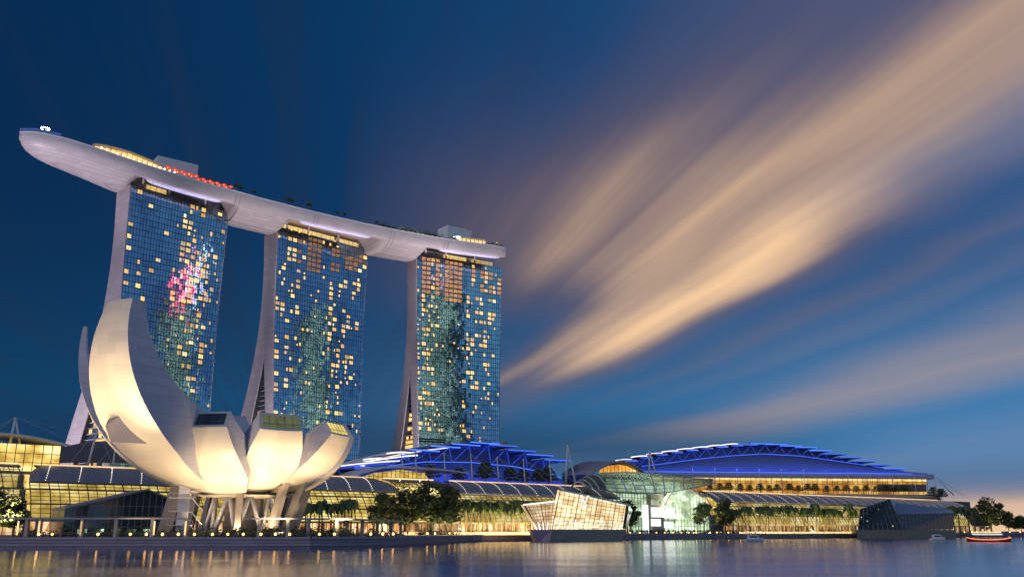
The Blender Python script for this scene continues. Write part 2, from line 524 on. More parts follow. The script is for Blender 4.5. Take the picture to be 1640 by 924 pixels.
M = dict(
    concrete=mat('pale_cladding', (0.58, 0.50, 0.53), 0.55, var=0.06, vscale=0.05, brick=(6.0, 3.4, 0.12, 0.72, 'yz')),
    dark_slab=mat('dark_facade_core', (0.03, 0.035, 0.045), 0.5),
    mullion=mat('dark_mullion', (0.045, 0.06, 0.08), 0.4),
    tower_glass=tower_glass(),
    crown_glass=glass('crown_glass', (0.80, 0.86, 0.88), 0.12),
    clear_glass=glass('clear_glass', (0.86, 0.93, 0.90), 0.06),
    
    green_glass=canopy_glass(),
    dark_glass=mat('dark_blue_glass', (0.035, 0.06, 0.09), 0.08, spec=0.9, var=0.3, vscale=0.2),
    black_glass=mat('smoked_glass', (0.010, 0.010, 0.013), 0.16, spec=0.25, var=0.4, vscale=0.3),
    hull=mat('hull_cladding', (0.60, 0.54, 0.55), 0.42, var=0.07, vscale=0.12, brick=(4.2, 1.1, 0.09, 0.70, 'xz')),
    white=mat('white_paint', (0.74, 0.73, 0.75), 0.45, var=0.05),
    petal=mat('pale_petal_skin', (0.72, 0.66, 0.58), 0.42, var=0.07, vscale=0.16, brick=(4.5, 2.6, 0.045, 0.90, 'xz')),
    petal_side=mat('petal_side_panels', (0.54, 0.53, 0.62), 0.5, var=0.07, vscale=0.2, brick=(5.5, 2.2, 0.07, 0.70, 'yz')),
    seam=mat('seam_shadow_gap', (0.18, 0.16, 0.15), 0.6),
    steel=mat('white_steel', (0.62, 0.62, 0.66), 0.4, var=0.05),
    cable=mat('cable_steel', (0.45, 0.47, 0.52), 0.4, var=0.05),
    grey=mat('grey_metal', (0.30, 0.29, 0.31), 0.5, var=0.12),
    roof=mat('grey_roof_panels', (0.27, 0.25, 0.28), 0.45, var=0.12, vscale=0.1, brick=(2.4, 40.0, 0.10, 0.62, 'xy')),
    dark_roof=mat('dark_roof_panels', (0.10, 0.095, 0.11), 0.5, var=0.15),
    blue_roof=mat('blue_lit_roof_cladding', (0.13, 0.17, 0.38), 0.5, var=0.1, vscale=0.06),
    quay=mat('quay_concrete', (0.36, 0.31, 0.37), 0.8, var=0.25, vscale=0.25, brick=(6.0, 0.8, 0.06, 0.72, 'xz')),
    deck=mat('promenade_paving', (0.22, 0.20, 0.19), 0.8, var=0.2, vscale=0.4),
    land=mat('land_ground', (0.10, 0.10, 0.09), 0.9, var=0.3, vscale=0.05),
    stone=mat('warm_stone', (0.42, 0.36, 0.31), 0.7, var=0.12),
    trunk=mat('bark', (0.16, 0.12, 0.085), 0.9, var=0.3, vscale=2.0),
    palm_trunk=mat('palm_bark', (0.15, 0.12, 0.09), 0.9, var=0.3, vscale=2.0),
    dark_leaf=leaf('dark_foliage', (0.035, 0.055, 0.02), (0.10, 0.125, 0.04)),
    leaf=leaf('green_foliage', (0.035, 0.06, 0.018), (0.10, 0.14, 0.04)),
    palm_leaf=leaf('palm_foliage', (0.03, 0.065, 0.018), (0.13, 0.17, 0.045)),
    rail=mat('railing_metal', (0.14, 0.14, 0.16), 0.4),
    plinth=mat('plinth_panels', (0.34, 0.31, 0.27), 0.5, var=0.14, vscale=0.3, brick=(3.0, 0.9, 0.03, 0.8, 'xz')),
    plinth_dark=mat('plinth_purple_panels', (0.27, 0.24, 0.38), 0.4, var=0.1, vscale=0.3),
    cloth=mat('dark_clothing', (0.06, 0.055, 0.07), 0.8, var=0.6, vscale=0.8),
    red=mat('red_parasol_cloth', (0.55, 0.06, 0.03), 0.7, emis=(1.0, 0.10, 0.03), estr=0.55),
    hull_paint=mat('boat_paint', (0.7, 0.7, 0.74), 0.35, var=0.06),
    boat_wood=mat('boat_dark_wood', (0.10, 0.05, 0.035), 0.5),
    win=glow('lit_room_amber', (1.0, 0.57, 0.17), 1.3, 0.55, 0.9),
    win_pale=glow('lit_room_pale', (1.0, 0.74, 0.38), 1.1, 0.5, 0.9),
    win_dim=glow('lit_room_dim', (1.0, 0.42, 0.14), 0.42, 0.7, 0.35, stretch=(1, 1, 2.2)),
    gold=glow('mall_interior_yellow', (1, 0.7, 0.2), 1.0, 0.42, 0.10, [(0, (0.70, 0.40, 0.06)), (0.5, (1.0, 0.68, 0.16)), (1, (1.0, 0.83, 0.42))], vw=0.15, stretch=(1, 1, 1.6)),
    amber=glow('hall_interior_amber', (1, 0.5, 0.1), 1.0, 0.4, 0.07, vw=0.1, stops= [(0, (0.75, 0.28, 0.03)), (0.5, (1.0, 0.48, 0.08)), (1, (1.0, 0.66, 0.22))], stretch=(1, 1, 1.0)),
    shop=glow('shop_fronts', (1, 0.7, 0.35), 1.0, 0.85, 0.22, [(0, (0.5, 0.16, 0.04)), (0.45, (1.0, 0.50, 0.18)), (0.8, (1.0, 0.78, 0.48)), (1, (1.0, 0.95, 0.85))], stretch=(1, 1, 0.4)),
    atrium=glow('atrium_interior', (0.9, 1.0, 0.75), 0.95, 0.55, 0.14, [(0, (0.40, 0.52, 0.30)), (0.5, (0.72, 0.85, 0.52)), (1, (1.0, 1.0, 0.86))], stretch=(1, 1, 1.4)),
    white_panel=glow('bright_white_window', (0.95, 1.0, 1.0), 1.25, 0.15, 0.2),
    lv_inner=glow('pavilion_interior', (1, 0.75, 0.45), 1.0, 0.4, 0.16, [(0, (0.80, 0.42, 0.16)), (0.5, (1.0, 0.66, 0.34)), (1, (1.0, 0.86, 0.62))], stretch=(1, 1, 2)),
    lamp=glow('warm_lamp', (1.0, 0.48, 0.11), 7.0, 0.0, 0.5),
    dot=glow('tiny_roof_lamps', (1.0, 0.9, 0.72), 2.6, 0.2, 0.5),
    strip_blue=glow('blue_light_line', (0.06, 0.16, 1.0), 1.5, 0.1, 0.1),
    strip_lilac=glow('lilac_light_line', (0.60, 0.56, 1.0), 0.8, 0.1, 0.1),
    strip_white=glow('white_light_line', (1.0, 0.93, 0.9), 1.7, 0.1, 0.1),
    strip_warm=glow('warm_light_line', (1.0, 0.60, 0.25), 1.6, 0.25, 0.1),
    star=glow('bright_white_lamp', (0.85, 1.0, 0.95), 45.0, 0.0, 0.5),
    red_lamp=glow('red_lamp', (1.0, 0.14, 0.05), 7.0, 0.0, 0.5),
    blue_glow=glow('blue_lit_glass', (0.04, 0.16, 0.75), 0.55, 0.3, 0.2),
    lv_bar=mat('bronze_bar', (0.20, 0.15, 0.11), 0.4),
    slate_blue=mat('blue_grey_roof', (0.10, 0.14, 0.30), 0.35),
    plinth_stone=mat('sand_plinth', (0.26, 0.22, 0.17), 0.6, var=0.2, vscale=0.4, brick=(3.0, 0.9, 0.03, 0.8, 'xz')),
    garden=glow('garden_lamp_glow', (0.85, 1.0, 0.25), 5.0, 0.1, 0.5),
    deck_globe=glow('deck_globe', (1.0, 0.84, 0.55), 4.0, 0.1, 0.5),
    hall_strip=glow('hall_ceiling_light', (1.0, 0.66, 0.22), 1.0, 0.5, 0.15, vw=0.2),
    hood=mat('shaded_hood_panels', (0.20, 0.19, 0.25), 0.5, var=0.1),  # notch shade put into the panel colour
    boat_red=glow('boat_red_light', (1.0, 0.16, 0.05), 4.0, 0.2, 0.5),
    boat_blue=glow('boat_blue_light', (0.35, 0.55, 1.0), 2.6, 0.2, 0.5),
    city=glow('city_rooms', (0.8, 0.95, 0.8), 2.6, 0.98, 0.12, [(0, (0.02, 0.03, 0.025)), (0.45, (0.10, 0.16, 0.11)), (0.7, (0.65, 0.85, 0.62)), (1, (1, 1, 0.92))]),
    city_red=glow('city_red_sign', (1.0, 0.05, 0.10), 5.0, 0.5, 0.1),
    city_white=glow('city_white_sign', (0.85, 0.95, 1.0), 5.0, 0.5, 0.1),
)


# ------------------------------------------------------------------ site helper: where a sight line meets the vertical plane t
def at(px, py, t):
    """(s, z) on the plane t seen along one sight line of the photograph (1640 px wide)"""
    f = 1455.0; y = 462 - py
    r = (px - 820, f * cos(PITCH) - y * sin(PITCH), f * sin(PITCH) + y * cos(PITCH))
    rs, rt = ST(r[0], r[1])
    k = t / rt
    return rs * k, 4 + r[2] * k
# ================================================================== setting: water, land, promenade
def water_mat():
    m = bpy.data.materials.new('bay_water'); m.use_nodes = True
    t = m.node_tree; b = NB(t); p = t.nodes['Principled BSDF']
    p.inputs['Base Color'].default_value = (0.02, 0.06, 0.24, 1)
    p.inputs['Roughness'].default_value = 0.3
    p.inputs['IOR'].default_value = 2.3
    p.inputs['Specular IOR Level'].default_value = 0.6
    tcn = b.n('ShaderNodeTexCoord')
    # lanes left by wind and boats, and averaged wave slopes: long across, steep along the view
    mp = b.n('ShaderNodeMapping'); mp.inputs['Scale'].default_value = (0.012, 0.07, 1)
    t.links.new(tcn.outputs['Object'], mp.inputs[0])
    lane = b.step(b.noise(mp.outputs[0], 1.0, 3, 0.55), 0.35, 0.68)
    wv = []
    for k, sc in enumerate(((8.3, 15.1, 1), (9.1, 16.3, 1))):
        mp2 = b.n('ShaderNodeMapping'); mp2.inputs['Scale'].default_value = sc; mp2.inputs['Location'].default_value = (k * 31.7, k * 17.3, 0)
        t.links.new(tcn.outputs['Object'], mp2.inputs[0])
        wv.append(b.m('SUBTRACT', b.noise(mp2.outputs[0], 1.0, 2, 0.6), 0.5))
    amp = b.m('ADD', 0.32, b.m('MULTIPLY', lane, 0.34))
    sy = b.m('MULTIPLY', b.m('ABSOLUTE', wv[0]), b.m('MULTIPLY', amp, -1.0))
    sx_ = b.m('MULTIPLY', wv[1], 0.05)
    nc = b.n('ShaderNodeCombineXYZ'); t.links.new(sx_, nc.inputs[0]); t.links.new(sy, nc.inputs[1]); nc.inputs[2].default_value = 1.0
    nn = b.n('ShaderNodeVectorMath', operation='NORMALIZE'); t.links.new(nc.outputs[0], nn.inputs[0])
    t.links.new(nn.outputs[0], p.inputs['Normal'])
    p.inputs['Roughness'].default_value = 0.055
    return m


wm = MB(); wm.face([(-6000, -6000, 0), (6000, -6000, 0), (6000, 9000, 0), (-6000, 9000, 0)])
o = wm.build('bay_water', water_mat(), rot=0); tag(o, kind='structure')

# shoreline polygon (s, t): museum promontory, then the straight mall quay
SHORE = [(-900, 300), (-60, 300), (0, 275), (28, 258), (42, 247), (54, 238), (66, 229), (77, 221), (89, 213.5), (101, 208), (112, 208), (122, 212.5),
         (134, 222), (147, 234.5), (162, 250), (180, 268), (200, 287), (222, 303), (246, 311), (275, 316), (330, 320), (420, 322), (600, 322), (760, 318), (1000, 316), (4000, 316)]
DECK = 2.5
lm = MB()
top = [(s, t, DECK) for s, t in SHORE]
lm.face(top + [(4000, 6000, DECK), (-900, 6000, DECK)])
o = lm.build('promenade_deck', M['deck']); tag(o, kind='structure')
qm = MB()
for (a, b_) in zip(SHORE[:-1], SHORE[1:]):
    if a[0] < -100 or b_[0] > 1001: continue
    a2, b2 = Vector(a), Vector(b_)
    d = (b2 - a2).normalized(); n = Vector((d.y, -d.x))
    for (z0, z1, e0) in ((-0.6, 0.55, -0.7), (0.55, 1.35, 0.0), (1.35, 2.1, 0.35), (2.1, DECK + 0.12, 0.9)):
        p0, p1 = a2 + n * e0, b2 + n * e0
        q0, q1 = a2 - n * 1.2, b2 - n * 1.2
        qm.hexa([(*p0, z0), (*p1, z0), (*q1, z0), (*q0, z0), (*p0, z1), (*p1, z1), (*q1, z1), (*q0, z1)])
o = qm.build('quay_wall', M['quay'], fix=False); tag(o, 'stepped purple grey concrete quay wall along the water edge', 'quay wall')


def shore_at(s):
    for a, b_ in zip(SHORE[:-1], SHORE[1:]):
        if a[0] <= s <= b_[0]:
            k = (s - a[0]) / (b_[0] - a[0])
            d = Vector((b_[0] - a[0], b_[1] - a[1])).normalized()
            return a[1] + k * (b_[1] - a[1]), d, Vector((-d.y, d.x))
    return 320, Vector((1, 0)), Vector((0, 1))


# ================================================================== hotel towers
def interp(x, xs, ys):
    if x <= xs[0]: return ys[0]
    for i in range(len(xs) - 1):
        if x <= xs[i + 1]:
            k = (x - xs[i]) / (xs[i + 1] - xs[i]); k2 = k
            return ys[i] + k2 * (ys[i + 1] - ys[i])
    return ys[-1]


TOWERS = [
    dict(o=(124.7, 505), ang=11, L=61.5, east=1.12, n=17, gapz=120,
         lit=[(0,38),(0,40),(0,44),(0,46),(0,48),(1,54),(2,38),(2,40),(2,42),(3,36),(3,52),(4,41),(5,43),(6,48),(8,37),(8,38),(8,42),(9,44),(9,45),(9,46),(9,47),(9,50),(9,51),(9,52),(10,28),(10,29),(10,34),(10,37),(10,42),(10,44),(10,46),(10,47),(10,49),(10,50),(10,51),(10,53),(10,54),(11,26),(11,28),(11,32),(11,37),(11,38),(11,39),(11,40),(11,41),(11,45),(11,48),(11,54),(12,24),(12,26),(12,30),(12,32),(12,33),(12,41),(12,44),(12,46),(12,53),(12,54),(13,22),(13,24),(13,33),(13,34),(13,35),(13,38),(13,42),(13,43),(13,45),(14,27),(14,28),(14,29),(14,30),(14,33),(14,38),(14,39),(14,41),(14,42),(14,44),(14,46),(14,50),(15,38),(15,40),(15,46),(15,54),(16,51)],
         dim=[], label='leftmost glass hotel tower, blue facade behind the tall white petal', crown='lit_left'),
    dict(o=(219.5, 522.5), ang=7, L=70, east=1.0, n=19, gapz=114,
         lit=[(0,20),(0,24),(0,25),(0,27),(0,30),(0,31),(0,33),(0,39),(0,40),(1,38),(1,39),(1,40),(1,44),(1,47),(2,25),(2,26),(2,31),(2,32),(2,34),(2,37),(2,49),(2,50),(2,51),(2,53),(3,28),(3,30),(3,42),(3,44),(3,49),(3,50),(3,51),(3,53),(4,34),(4,39),(4,40),(4,44),(4,45),(4,47),(5,50),(5,53),(10,32),(11,21),(11,33),(11,35),(11,36),(11,38),(11,40),(11,41),(11,43),(11,44),(11,45),(11,46),(12,28),(12,30),(12,37),(12,39),(13,21),(13,26),(13,30),(13,32),(13,33),(13,46),(14,12),(14,16),(14,21),(14,34),(14,37),(14,38),(14,41),(14,46),(14,47),(15,30),(15,31),(15,32),(15,38),(15,39),(15,40),(15,50),(15,52),(16,28),(16,31),(16,32),(16,44),(16,45),(16,47),(16,51),(17,38),(17,39),(17,46),(17,47),(17,50),(18,51),(18,53)],
         dim=[(c, r) for r in range(48, 55) for c in (6, 7, 8)] + [(c, r) for r in (49, 50, 52, 53) for c in (11, 12)] + [(c, r) for r in (50, 51, 52) for c in (14, 15, 16)] + [(4, r) for r in (49, 51, 53)] + [(17, 52), (17, 53)],
         label='middle glass hotel tower with amber lit top floors', crown='lit_all'),
    dict(o=(320.1, 517.6), ang=-7, L=68.5, east=0.9, n=19, gapz=102,
         lit=[(0,19),(0,20),(0,25),(0,33),(1,26),(1,31),(1,34),(1,36),(1,39),(1,42),(1,43),(1,45),(1,46),(2,19),(2,24),(2,26),(2,31),(2,34),(2,39),(3,24),(3,28),(3,30),(3,31),(3,40),(3,44),(3,46),(3,48),(3,53),(3,54),(4,36),(4,40),(4,47),(10,19),(10,20),(10,24),(10,29),(11,18),(11,31),(11,34),(11,36),(11,38),(11,39),(11,43),(11,44),(11,46),(11,47),(12,28),(12,30),(12,31),(12,35),(12,37),(12,38),(12,50),(12,51),(12,54),(13,24),(13,28),(13,29),(13,39),(13,44),(13,47),(14,17),(14,37),(14,39),(14,42),(14,44),(14,46),(14,47),(15,28),(15,33),(15,35),(15,37),(15,38),(15,40),(15,49),(15,51),(15,52),(15,53),(15,54),(16,29),(16,31),(16,33),(16,42),(16,43),(16,44),(16,47),(17,35),(17,43),(17,44),(17,47),(17,49),(17,50),(18,51)],
         dim=[(c, r) for r in range(46, 55) for c in (6, 7, 8, 9)] + [(c, r) for r in range(47, 55) for c in (1, 2, 4)] + [(c, r) for r in (49, 50, 52, 53) for c in (14, 16)] + [(12, 52), (12, 53), (18, 49), (18, 50), (18, 52)],
         label='rightmost glass hotel tower, standing behind the blue stepped roof', crown='lit_right'),
]
ZS = [2.5, 12, 24, 36, 48, 60, 72, 84, 96, 108, 120, 132, 144, 156, 168, 180, 190.5]
FZ, FB = [0, 20, 60, 85, 110, 135, 160, 190.5], [-15.5, -13.8, -10.6, -8.0, -5.4, -3.2, -1.4, 0.0]
BZ, BB = [0, 30, 55, 74, 103, 116, 152, 173, 190.5], [-7.5, -5.8, -3.2, -0.4, 4.6, 6.4, 11.3, 13.8, 15.4]
EZ, EB = [0, 15, 45, 56, 73, 86, 102, 118, 132, 146, 160, 175, 190.5], [61, 52, 39.0, 35.2, 28.4, 23.4, 18.6, 15.0, 13.4, 12.6, 13.0, 14.0, 15.4]
DZ, DB = [0, 15, 45, 57, 72, 84, 95, 105, 116, 190], [44, 36, 23.5, 19.4, 14.6, 11.2, 8.4, 6.2, 5.2, 5.2]


def make_tower(d):
    F = lambda z: interp(z, FZ, FB)
    Bk = lambda z: interp(z, BZ, BB)
    Ee = lambda z: Bk(z) + (interp(z, EZ, EB) - interp(z, BZ, BB)) * d['east']
    De = lambda z: Bk(z) + max(0.0, interp(z, DZ, DB) - interp(z, BZ, BB)) * d['east']
    L = d['L']
    NX = lambda x, z: x * (1 - 0.06 * (190.5 - z) / L)
    rot = R0 + radians(d['ang'])
    T = thing('hotel_tower', d['label'], 'hotel tower', (*d['o'], 0), rot, 'three hotel towers under the sky deck', own=True)
    # facade on the bay side
    g_ = MB(); g_.shell([[(NX(x, z), F(z), z) for z in ZS] for x in (0.15, L - 0.15)], (0, 0.35, 0), smooth=True)
    fac = g_.build('glass_facade', M['tower_glass'], T, fix=False)
    core = MB(); core.shell([[(NX(x, z), F(z) + 0.6, z) for z in ZS] for x in (0.5, L - 0.5)], lambda p: (0, Bk(p[2]) - F(p[2]) - 1.0, 0), smooth=False)
    core.build('slab_core', M['dark_slab'], T)
    # concrete end walls of the front leg, and roof slab
    for x0 in (-0.45, L - 0.15):
        e = MB(); e.shell([[(NX(x0, z), F(z) + (0.05 if x0 < 0 else 0.25), z) for z in ZS], [(NX(x0, z), Bk(z), z) for z in ZS]], (0.6, 0, 0), smooth=False)
        e.build('end_wall', M['concrete'], T)
    # east leg: leaning slab behind
    zs2 = [z for z in ZS if z <= 181]
    e = MB(); e.shell([[(NX(x, z), De(z) + 0.4, z) for z in zs2] for x in (0.5, L - 0.5)], lambda p: (0, max(0.3, Ee(p[2]) - De(p[2]) - 0.8), 0), smooth=False)
    e.build('leaning_leg_core', M['dark_slab'], T)
    for x0 in (-0.42, L - 0.18):
        e = MB(); e.shell([[(NX(x0, z), max(De(z), Bk(z) + 0.02), z) for z in ZS], [(NX(x0, z), max(Ee(z), Bk(z) + 0.4), z) for z in ZS]], (0.6, 0, 0), smooth=False)
        e.build('leaning_end_wall', M['concrete'], T)
    rf = MB(); rf.box(0.2, L - 0.2, F(190) + 0.5, Bk(190) - 0.2, 190.2, 190.8); rf.build('roof_slab', M['dark_roof'], T)
    # glazed atrium between the two legs, with lit floors
    gz = d['gapz']
    zz = [z for z in range(3, int(gz) - 3, 3)]
    a_ = MB(); a_.shell([[(3.0, Bk(z) - 0.2, z) for z in zz], [(3.0, De(z) + 0.5, z) for z in zz]], (0.3, 0, 0), smooth=False)
    atr = a_.build('atrium_glazing', M['dark_glass'], T)
    for z in zz:
        if De(z) - Bk(z) > 0.8:
            fl = MB(); fl.box(2.2, 2.9, Bk(z), De(z) + 0.2, z - 0.18, z + 0.18); fl.build('floor_edge', M['concrete'], atr)
    lw = 0
    for z in zz:
        wd = De(z + 1.4) - Bk(z + 1.4) - 0.5
        if wd < 1.0 or z > 78: continue
        n = max(1, int(wd / 3.2))
        for k in range(n):
            if random.random() < (0.62 if d['ang'] < 0 else 0.4):
                y0 = Bk(z + 1.4) + 0.3 + k * wd / n
                q = MB(); q.box(2.75, 2.95, y0 + 0.2, y0 + wd / n - 0.3, z + 0.5, z + 2.5)
                q.build('atrium_window', M['win'], atr); lw += 1
    # mullions
    mu = MB(); n = d['n']; cw = L / n
    for k in range(0, n * 2 + 1):
        x = k * cw / 2; wd = 0.075 if k % 2 == 0 else 0.03
        x0, x1 = max(0.02, x - wd), min(L - 0.02, x + wd)
        mu.shell([[(NX(x0, z), F(z) - 0.22, z) for z in ZS], [(NX(x1, z), F(z) - 0.22, z) for z in ZS]], (0, 0.2, 0), smooth=False)
    mu.build('vertical_mullions', M['mullion'], T)
    fb = MB()
    for r in range(0, 56):
        z = 2.5 + r * 3.4
        fb.box(0.05, NX(L - 0.05, z), F(z) - 0.26, F(z) - 0.02, z - 0.09, z + 0.09)
    fb.build('floor_bands', M['mullion'], T)
    for (c0, c1) in ((0, int(n * 0.33)), (int(n * 0.57), n - 2)):
        for dz_ in (0, 1.5):
            z = 60.6 + dz_ + (6 if d['ang'] > 0 else 0)
            lv = MB(); lv.box(c0 * cw + 0.1, NX(c1 * cw - 0.1, z), F(z) - 0.34, F(z) - 0.05, z - 0.5, z + 0.5); lv.build('louvre_band', M['black_glass'], T)
    # lit rooms
    cache = {}
    for (c, r) in d['lit']:
        z = 2.5 + r * 3.4 + 0.45
        y = F(z + 1.2) - 0.14
        tilt = atan2(F(z + 2.4) - F(z), 2.4)
        half = random.choice((1.0, 1.0, 1.0, .92, .8, .55, .45)); hgt = random.choice((2.3, 2.3, 2.1, 1.8))
        key = (half, hgt)
        if key not in cache:
            q = MB(); ww = (cw - 1.0) * half
            q.box(0, ww, -0.05, 0.05, 2.35 - hgt, 2.35)
            cache[key] = q.mesh('lit_window', M['win'])
        ob = bpy.data.objects.new('lit_window', cache[key])
        COL.objects.link(ob); ob.parent = T
        ob.location = (NX(c * cw + 0.38, z), y, z); ob.rotation_euler = (-tilt, 0, 0)
        if random.random() < 0.2:
            ob.material_slots[0].link = 'OBJECT'; ob.material_slots[0].material = M['win_pale']
    rs = random.Random(int(L * 10)); extra = set()
    while len(extra) < (34 if d['ang'] == 11 else 78):
        if d['ang'] == -7 and rs.random() < .5: c = rs.choice((0, 0, 1, 1, 2, 3)); r = rs.randint(20, 54)
        elif d['ang'] == 11: c, r = rs.randint(8, n - 1), rs.randint(20, 54)
        else: c, r = rs.randint(0, n - 1), rs.randint(18, 55)
        if (c, r) not in d['lit'] and (c, r) not in d['dim']: extra.add((c, r))
    q = MB()
    for (c, r) in sorted(extra):
        z = 2.5 + r * 3.4 + .6; y = F(z + 1); x0 = c * cw + rs.choice((.45, cw * .52)); hh = rs.choice((1.0, 1.5, 2.0))
        q.box(NX(x0, z), NX(x0 + cw * rs.choice((.22, .34)), z), y - .19, y - .06, z, z + hh)
    ob = q.build('lit_and_glint_panes', M['win'], T); ob['kind'] = 'stuff'  # random extra panes: lit rooms, plus glass reflections put in as glow
    if d['dim']:
        q = MB()
        for (c, r) in d['dim']:
            z = 2.5 + r * 3.4 + 0.5; y = F(z + 1.1)
            q.box(NX(c * cw + 0.4, z), NX((c + 1) * cw - 0.4, z), y - 0.19, y - 0.06, z, z + 2.1)
        ob = q.build('dim_lit_windows', M['win_dim'], T); ob['kind'] = 'stuff'
    # crown: set-back glass storey and its steel props
    cg = MB(); y0 = 1.6
    cx1 = L - 5.5
    cg.box(0.8, cx1, y0, y0 + 0.25, 190.8, 194.6); cg.box(0.8, 1.05, y0 + 0.26, 13.5, 190.8, 194.6)
    cg.build('crown_glass', M['crown_glass'], T)
    cm = MB()
    for k in range(int(cx1 / 3.6) + 1):
        cm.box(0.8 + k * 3.6, 0.95 + k * 3.6, y0 - 0.18, y0 - 0.02, 190.8, 194.7)
    cm.box(0.8, cx1, y0 - 0.2, y0 + 0.3, 194.6, 194.8)
    cm.build('crown_frame', M['mullion'], T)
    cb = MB(); cb.box(2.0, cx1 - 1, y0 + 4.5, 13, 190.8, 195.5)
    cb.build('plant_room', M['grey'], T)
    for k, (xa, xb) in enumerate({'lit_left': [(10, 22)], 'lit_all': [(1.5, 44), (46, cx1 - 1)], 'lit_right': [(22, 40), (44, cx1 - 1)]}[d['crown']]):
        q = MB(); q.box(xa, xb, y0 + 0.8, y0 + 1.1, 191.0, 194.2); q.build('lit_crown_room', M['win'], T)
    for xx in (8, 24, 47):
        q = MB(); q.tube((xx, 2.6, 190.8), (xx - 1.2, 0.6, 197.5), 0.7, 0.55, 8); q.build('prop_column', M['white'], T)
    return T


for d in TOWERS: make_tower(d)

# ================================================================== the ship-shaped deck on top of the towers
NEAR = [(64.5, 487.6), (66, 484.6), (69, 482.6), (74, 481.6), (80, 481.3), (87, 481.5), (100, 484.4), (115, 488.8), (132, 493), (150, 496.6), (165, 498.6), (181, 500), (200, 502.5), (224, 504.2), (250, 505.1), (275, 504.9),
        (300, 503.3), (322, 501), (345, 496.8), (360, 493), (371, 490), (377, 490.5), (380, 494)]
HWID = [0.5, 4.4, 7.6, 10.4, 12.6, 14.4, 16.6, 18.3, 19, 19, 19, 19, 19, 19, 19, 19, 19, 19, 19, 18.5, 17.5, 14.5, 9.5]
ZR = 198.8
sp_o = (222, 515, 190)
PARK = thing('sky_deck', 'long ship shaped pale sky deck spanning the tops of the three towers', 'sky deck', sp_o)


def tow_range(s):
    for (a, b_) in ((127, 181), (224, 283), (324, 383)):
        if a - 6 <= s <= b_ + 4:
            return min(1.0, min((s - (a - 6)) / 8.0, ((b_ + 4) - s) / 4.0))
    return 0.0


def dens_path(pts, hw):
    out = []
    for i in range(len(pts) - 1):
        n = max(1, int((pts[i + 1][0] - pts[i][0]) / 2.2))
        for k in range(n):
            f = k / n
            out.append((pts[i][0] + f * (pts[i + 1][0] - pts[i][0]), pts[i][1] + f * (pts[i + 1][1] - pts[i][1]), hw[i] + f * (hw[i + 1] - hw[i])))
    out.append((*pts[-1], hw[-1]))
    # smooth
    for _ in range(3):
        out = [out[0]] + [tuple((out[i - 1][j] + 2 * out[i][j] + out[i + 1][j]) / 4 for j in range(3)) for i in range(1, len(out) - 1)] + [out[-1]]
    return out


SPINE = dens_path(NEAR, HWID)
ANG = [0, 6, 12, 18, 24, 30, 36, 44, 54, 66, 78, 90, 105, 120, 140, 160, 180]


def depth(s):
    return interp(s, [64.5, 66, 69, 74, 80, 87, 100, 115, 132, 150, 360, 371, 377, 380], [1.5, 3.8, 6.0, 7.4, 8.2, 8.6, 8.8, 9.6, 11.2, 11.8, 11.8, 11.2, 9.6, 7.0])


def hull_pt(s, t, wd, th, cut):
    d = depth(s)
    T_ = radians(th)
    tc_ = t + wd
    tt_, zz_ = tc_ - wd * cos(T_), ZR - 1.6 - d * sin(T_)
    if cut > 0 and th > 30:     # opening over the tower: hull turns up into a coved recess
        k = min(1.0, (th - 30) / 14.0)
        t30 = tc_ - wd * cos(radians(30)); z30 = ZR - 1.6 - d * sin(radians(30))
        tr = t30 + 1.4 * k if th <= 44 else min(tt_, tc_ + wd * 0.75)
        zr = z30 + (5.6 * sin(k * pi / 2))
        tt_ = tt_ + (tr - tt_) * cut; zz_ = zz_ + (zr - zz_) * cut
    return tt_, zz_


rows = []
for (s, t, wd) in SPINE:
    cut = tow_range(s)
    # across the deck the section follows the local direction of the curved spine
    r = [(s, t, ZR - 0.2)]
    for th in ANG:
        a, b_ = hull_pt(s, t, wd, th, cut)
        r.append((s, a, b_))
    r.append((s, t + 2 * wd, ZR - 0.2))
    rows.append(r)
hm = MB(); hm.grid(rows, True)
hm.face(rows[0]); hm.face(rows[-1][::-1])
o = hm.build('hull', M['hull'], PARK)
dk = MB(); dk.grid([[(s, t + 0.4, ZR - 0.45), (s, t + 2 * wd - 0.4, ZR - 0.45)] for s, t, wd in SPINE], False)
dk.build('deck_floor', M['deck'], PARK)
pr = MB()
for side in (0, 1):
    pr.shell([[(s, t + side * 2 * wd, ZR - 0.25), (s, t + side * 2 * wd, ZR + 0.5)] for s, t, wd in SPINE], (0, 0.25 if side == 0 else -0.25, 0), smooth=False)
pr.build('parapet', M['white'], PARK)


def spine(s):
    for a, b_ in zip(SPINE[:-1], SPINE[1:]):
        if a[0] <= s <= b_[0]:
            k = (s - a[0]) / (b_[0] - a[0] + 1e-9)
            return a[1] + k * (b_[1] - a[1]), a[2] + k * (b_[2] - a[2])
    return SPINE[-1][1:]


# expansion joints of the hull
for sj in (183, 236, 291, 331):
    jm = MB()
    for ds in (0, 2.6):
        t, wd = spine(sj + ds); cut = tow_range(sj + ds)
        jm.path([(sj + ds, hull_pt(sj + ds, t, wd, th, cut)[0] - 0.06, hull_pt(sj + ds, t, wd, th, cut)[1] - 0.06) for th in range(0, 100 if cut < 0.1 else 31, 6)], 0.11, 4)
    jm.build('hull_joint', M['seam'], PARK)
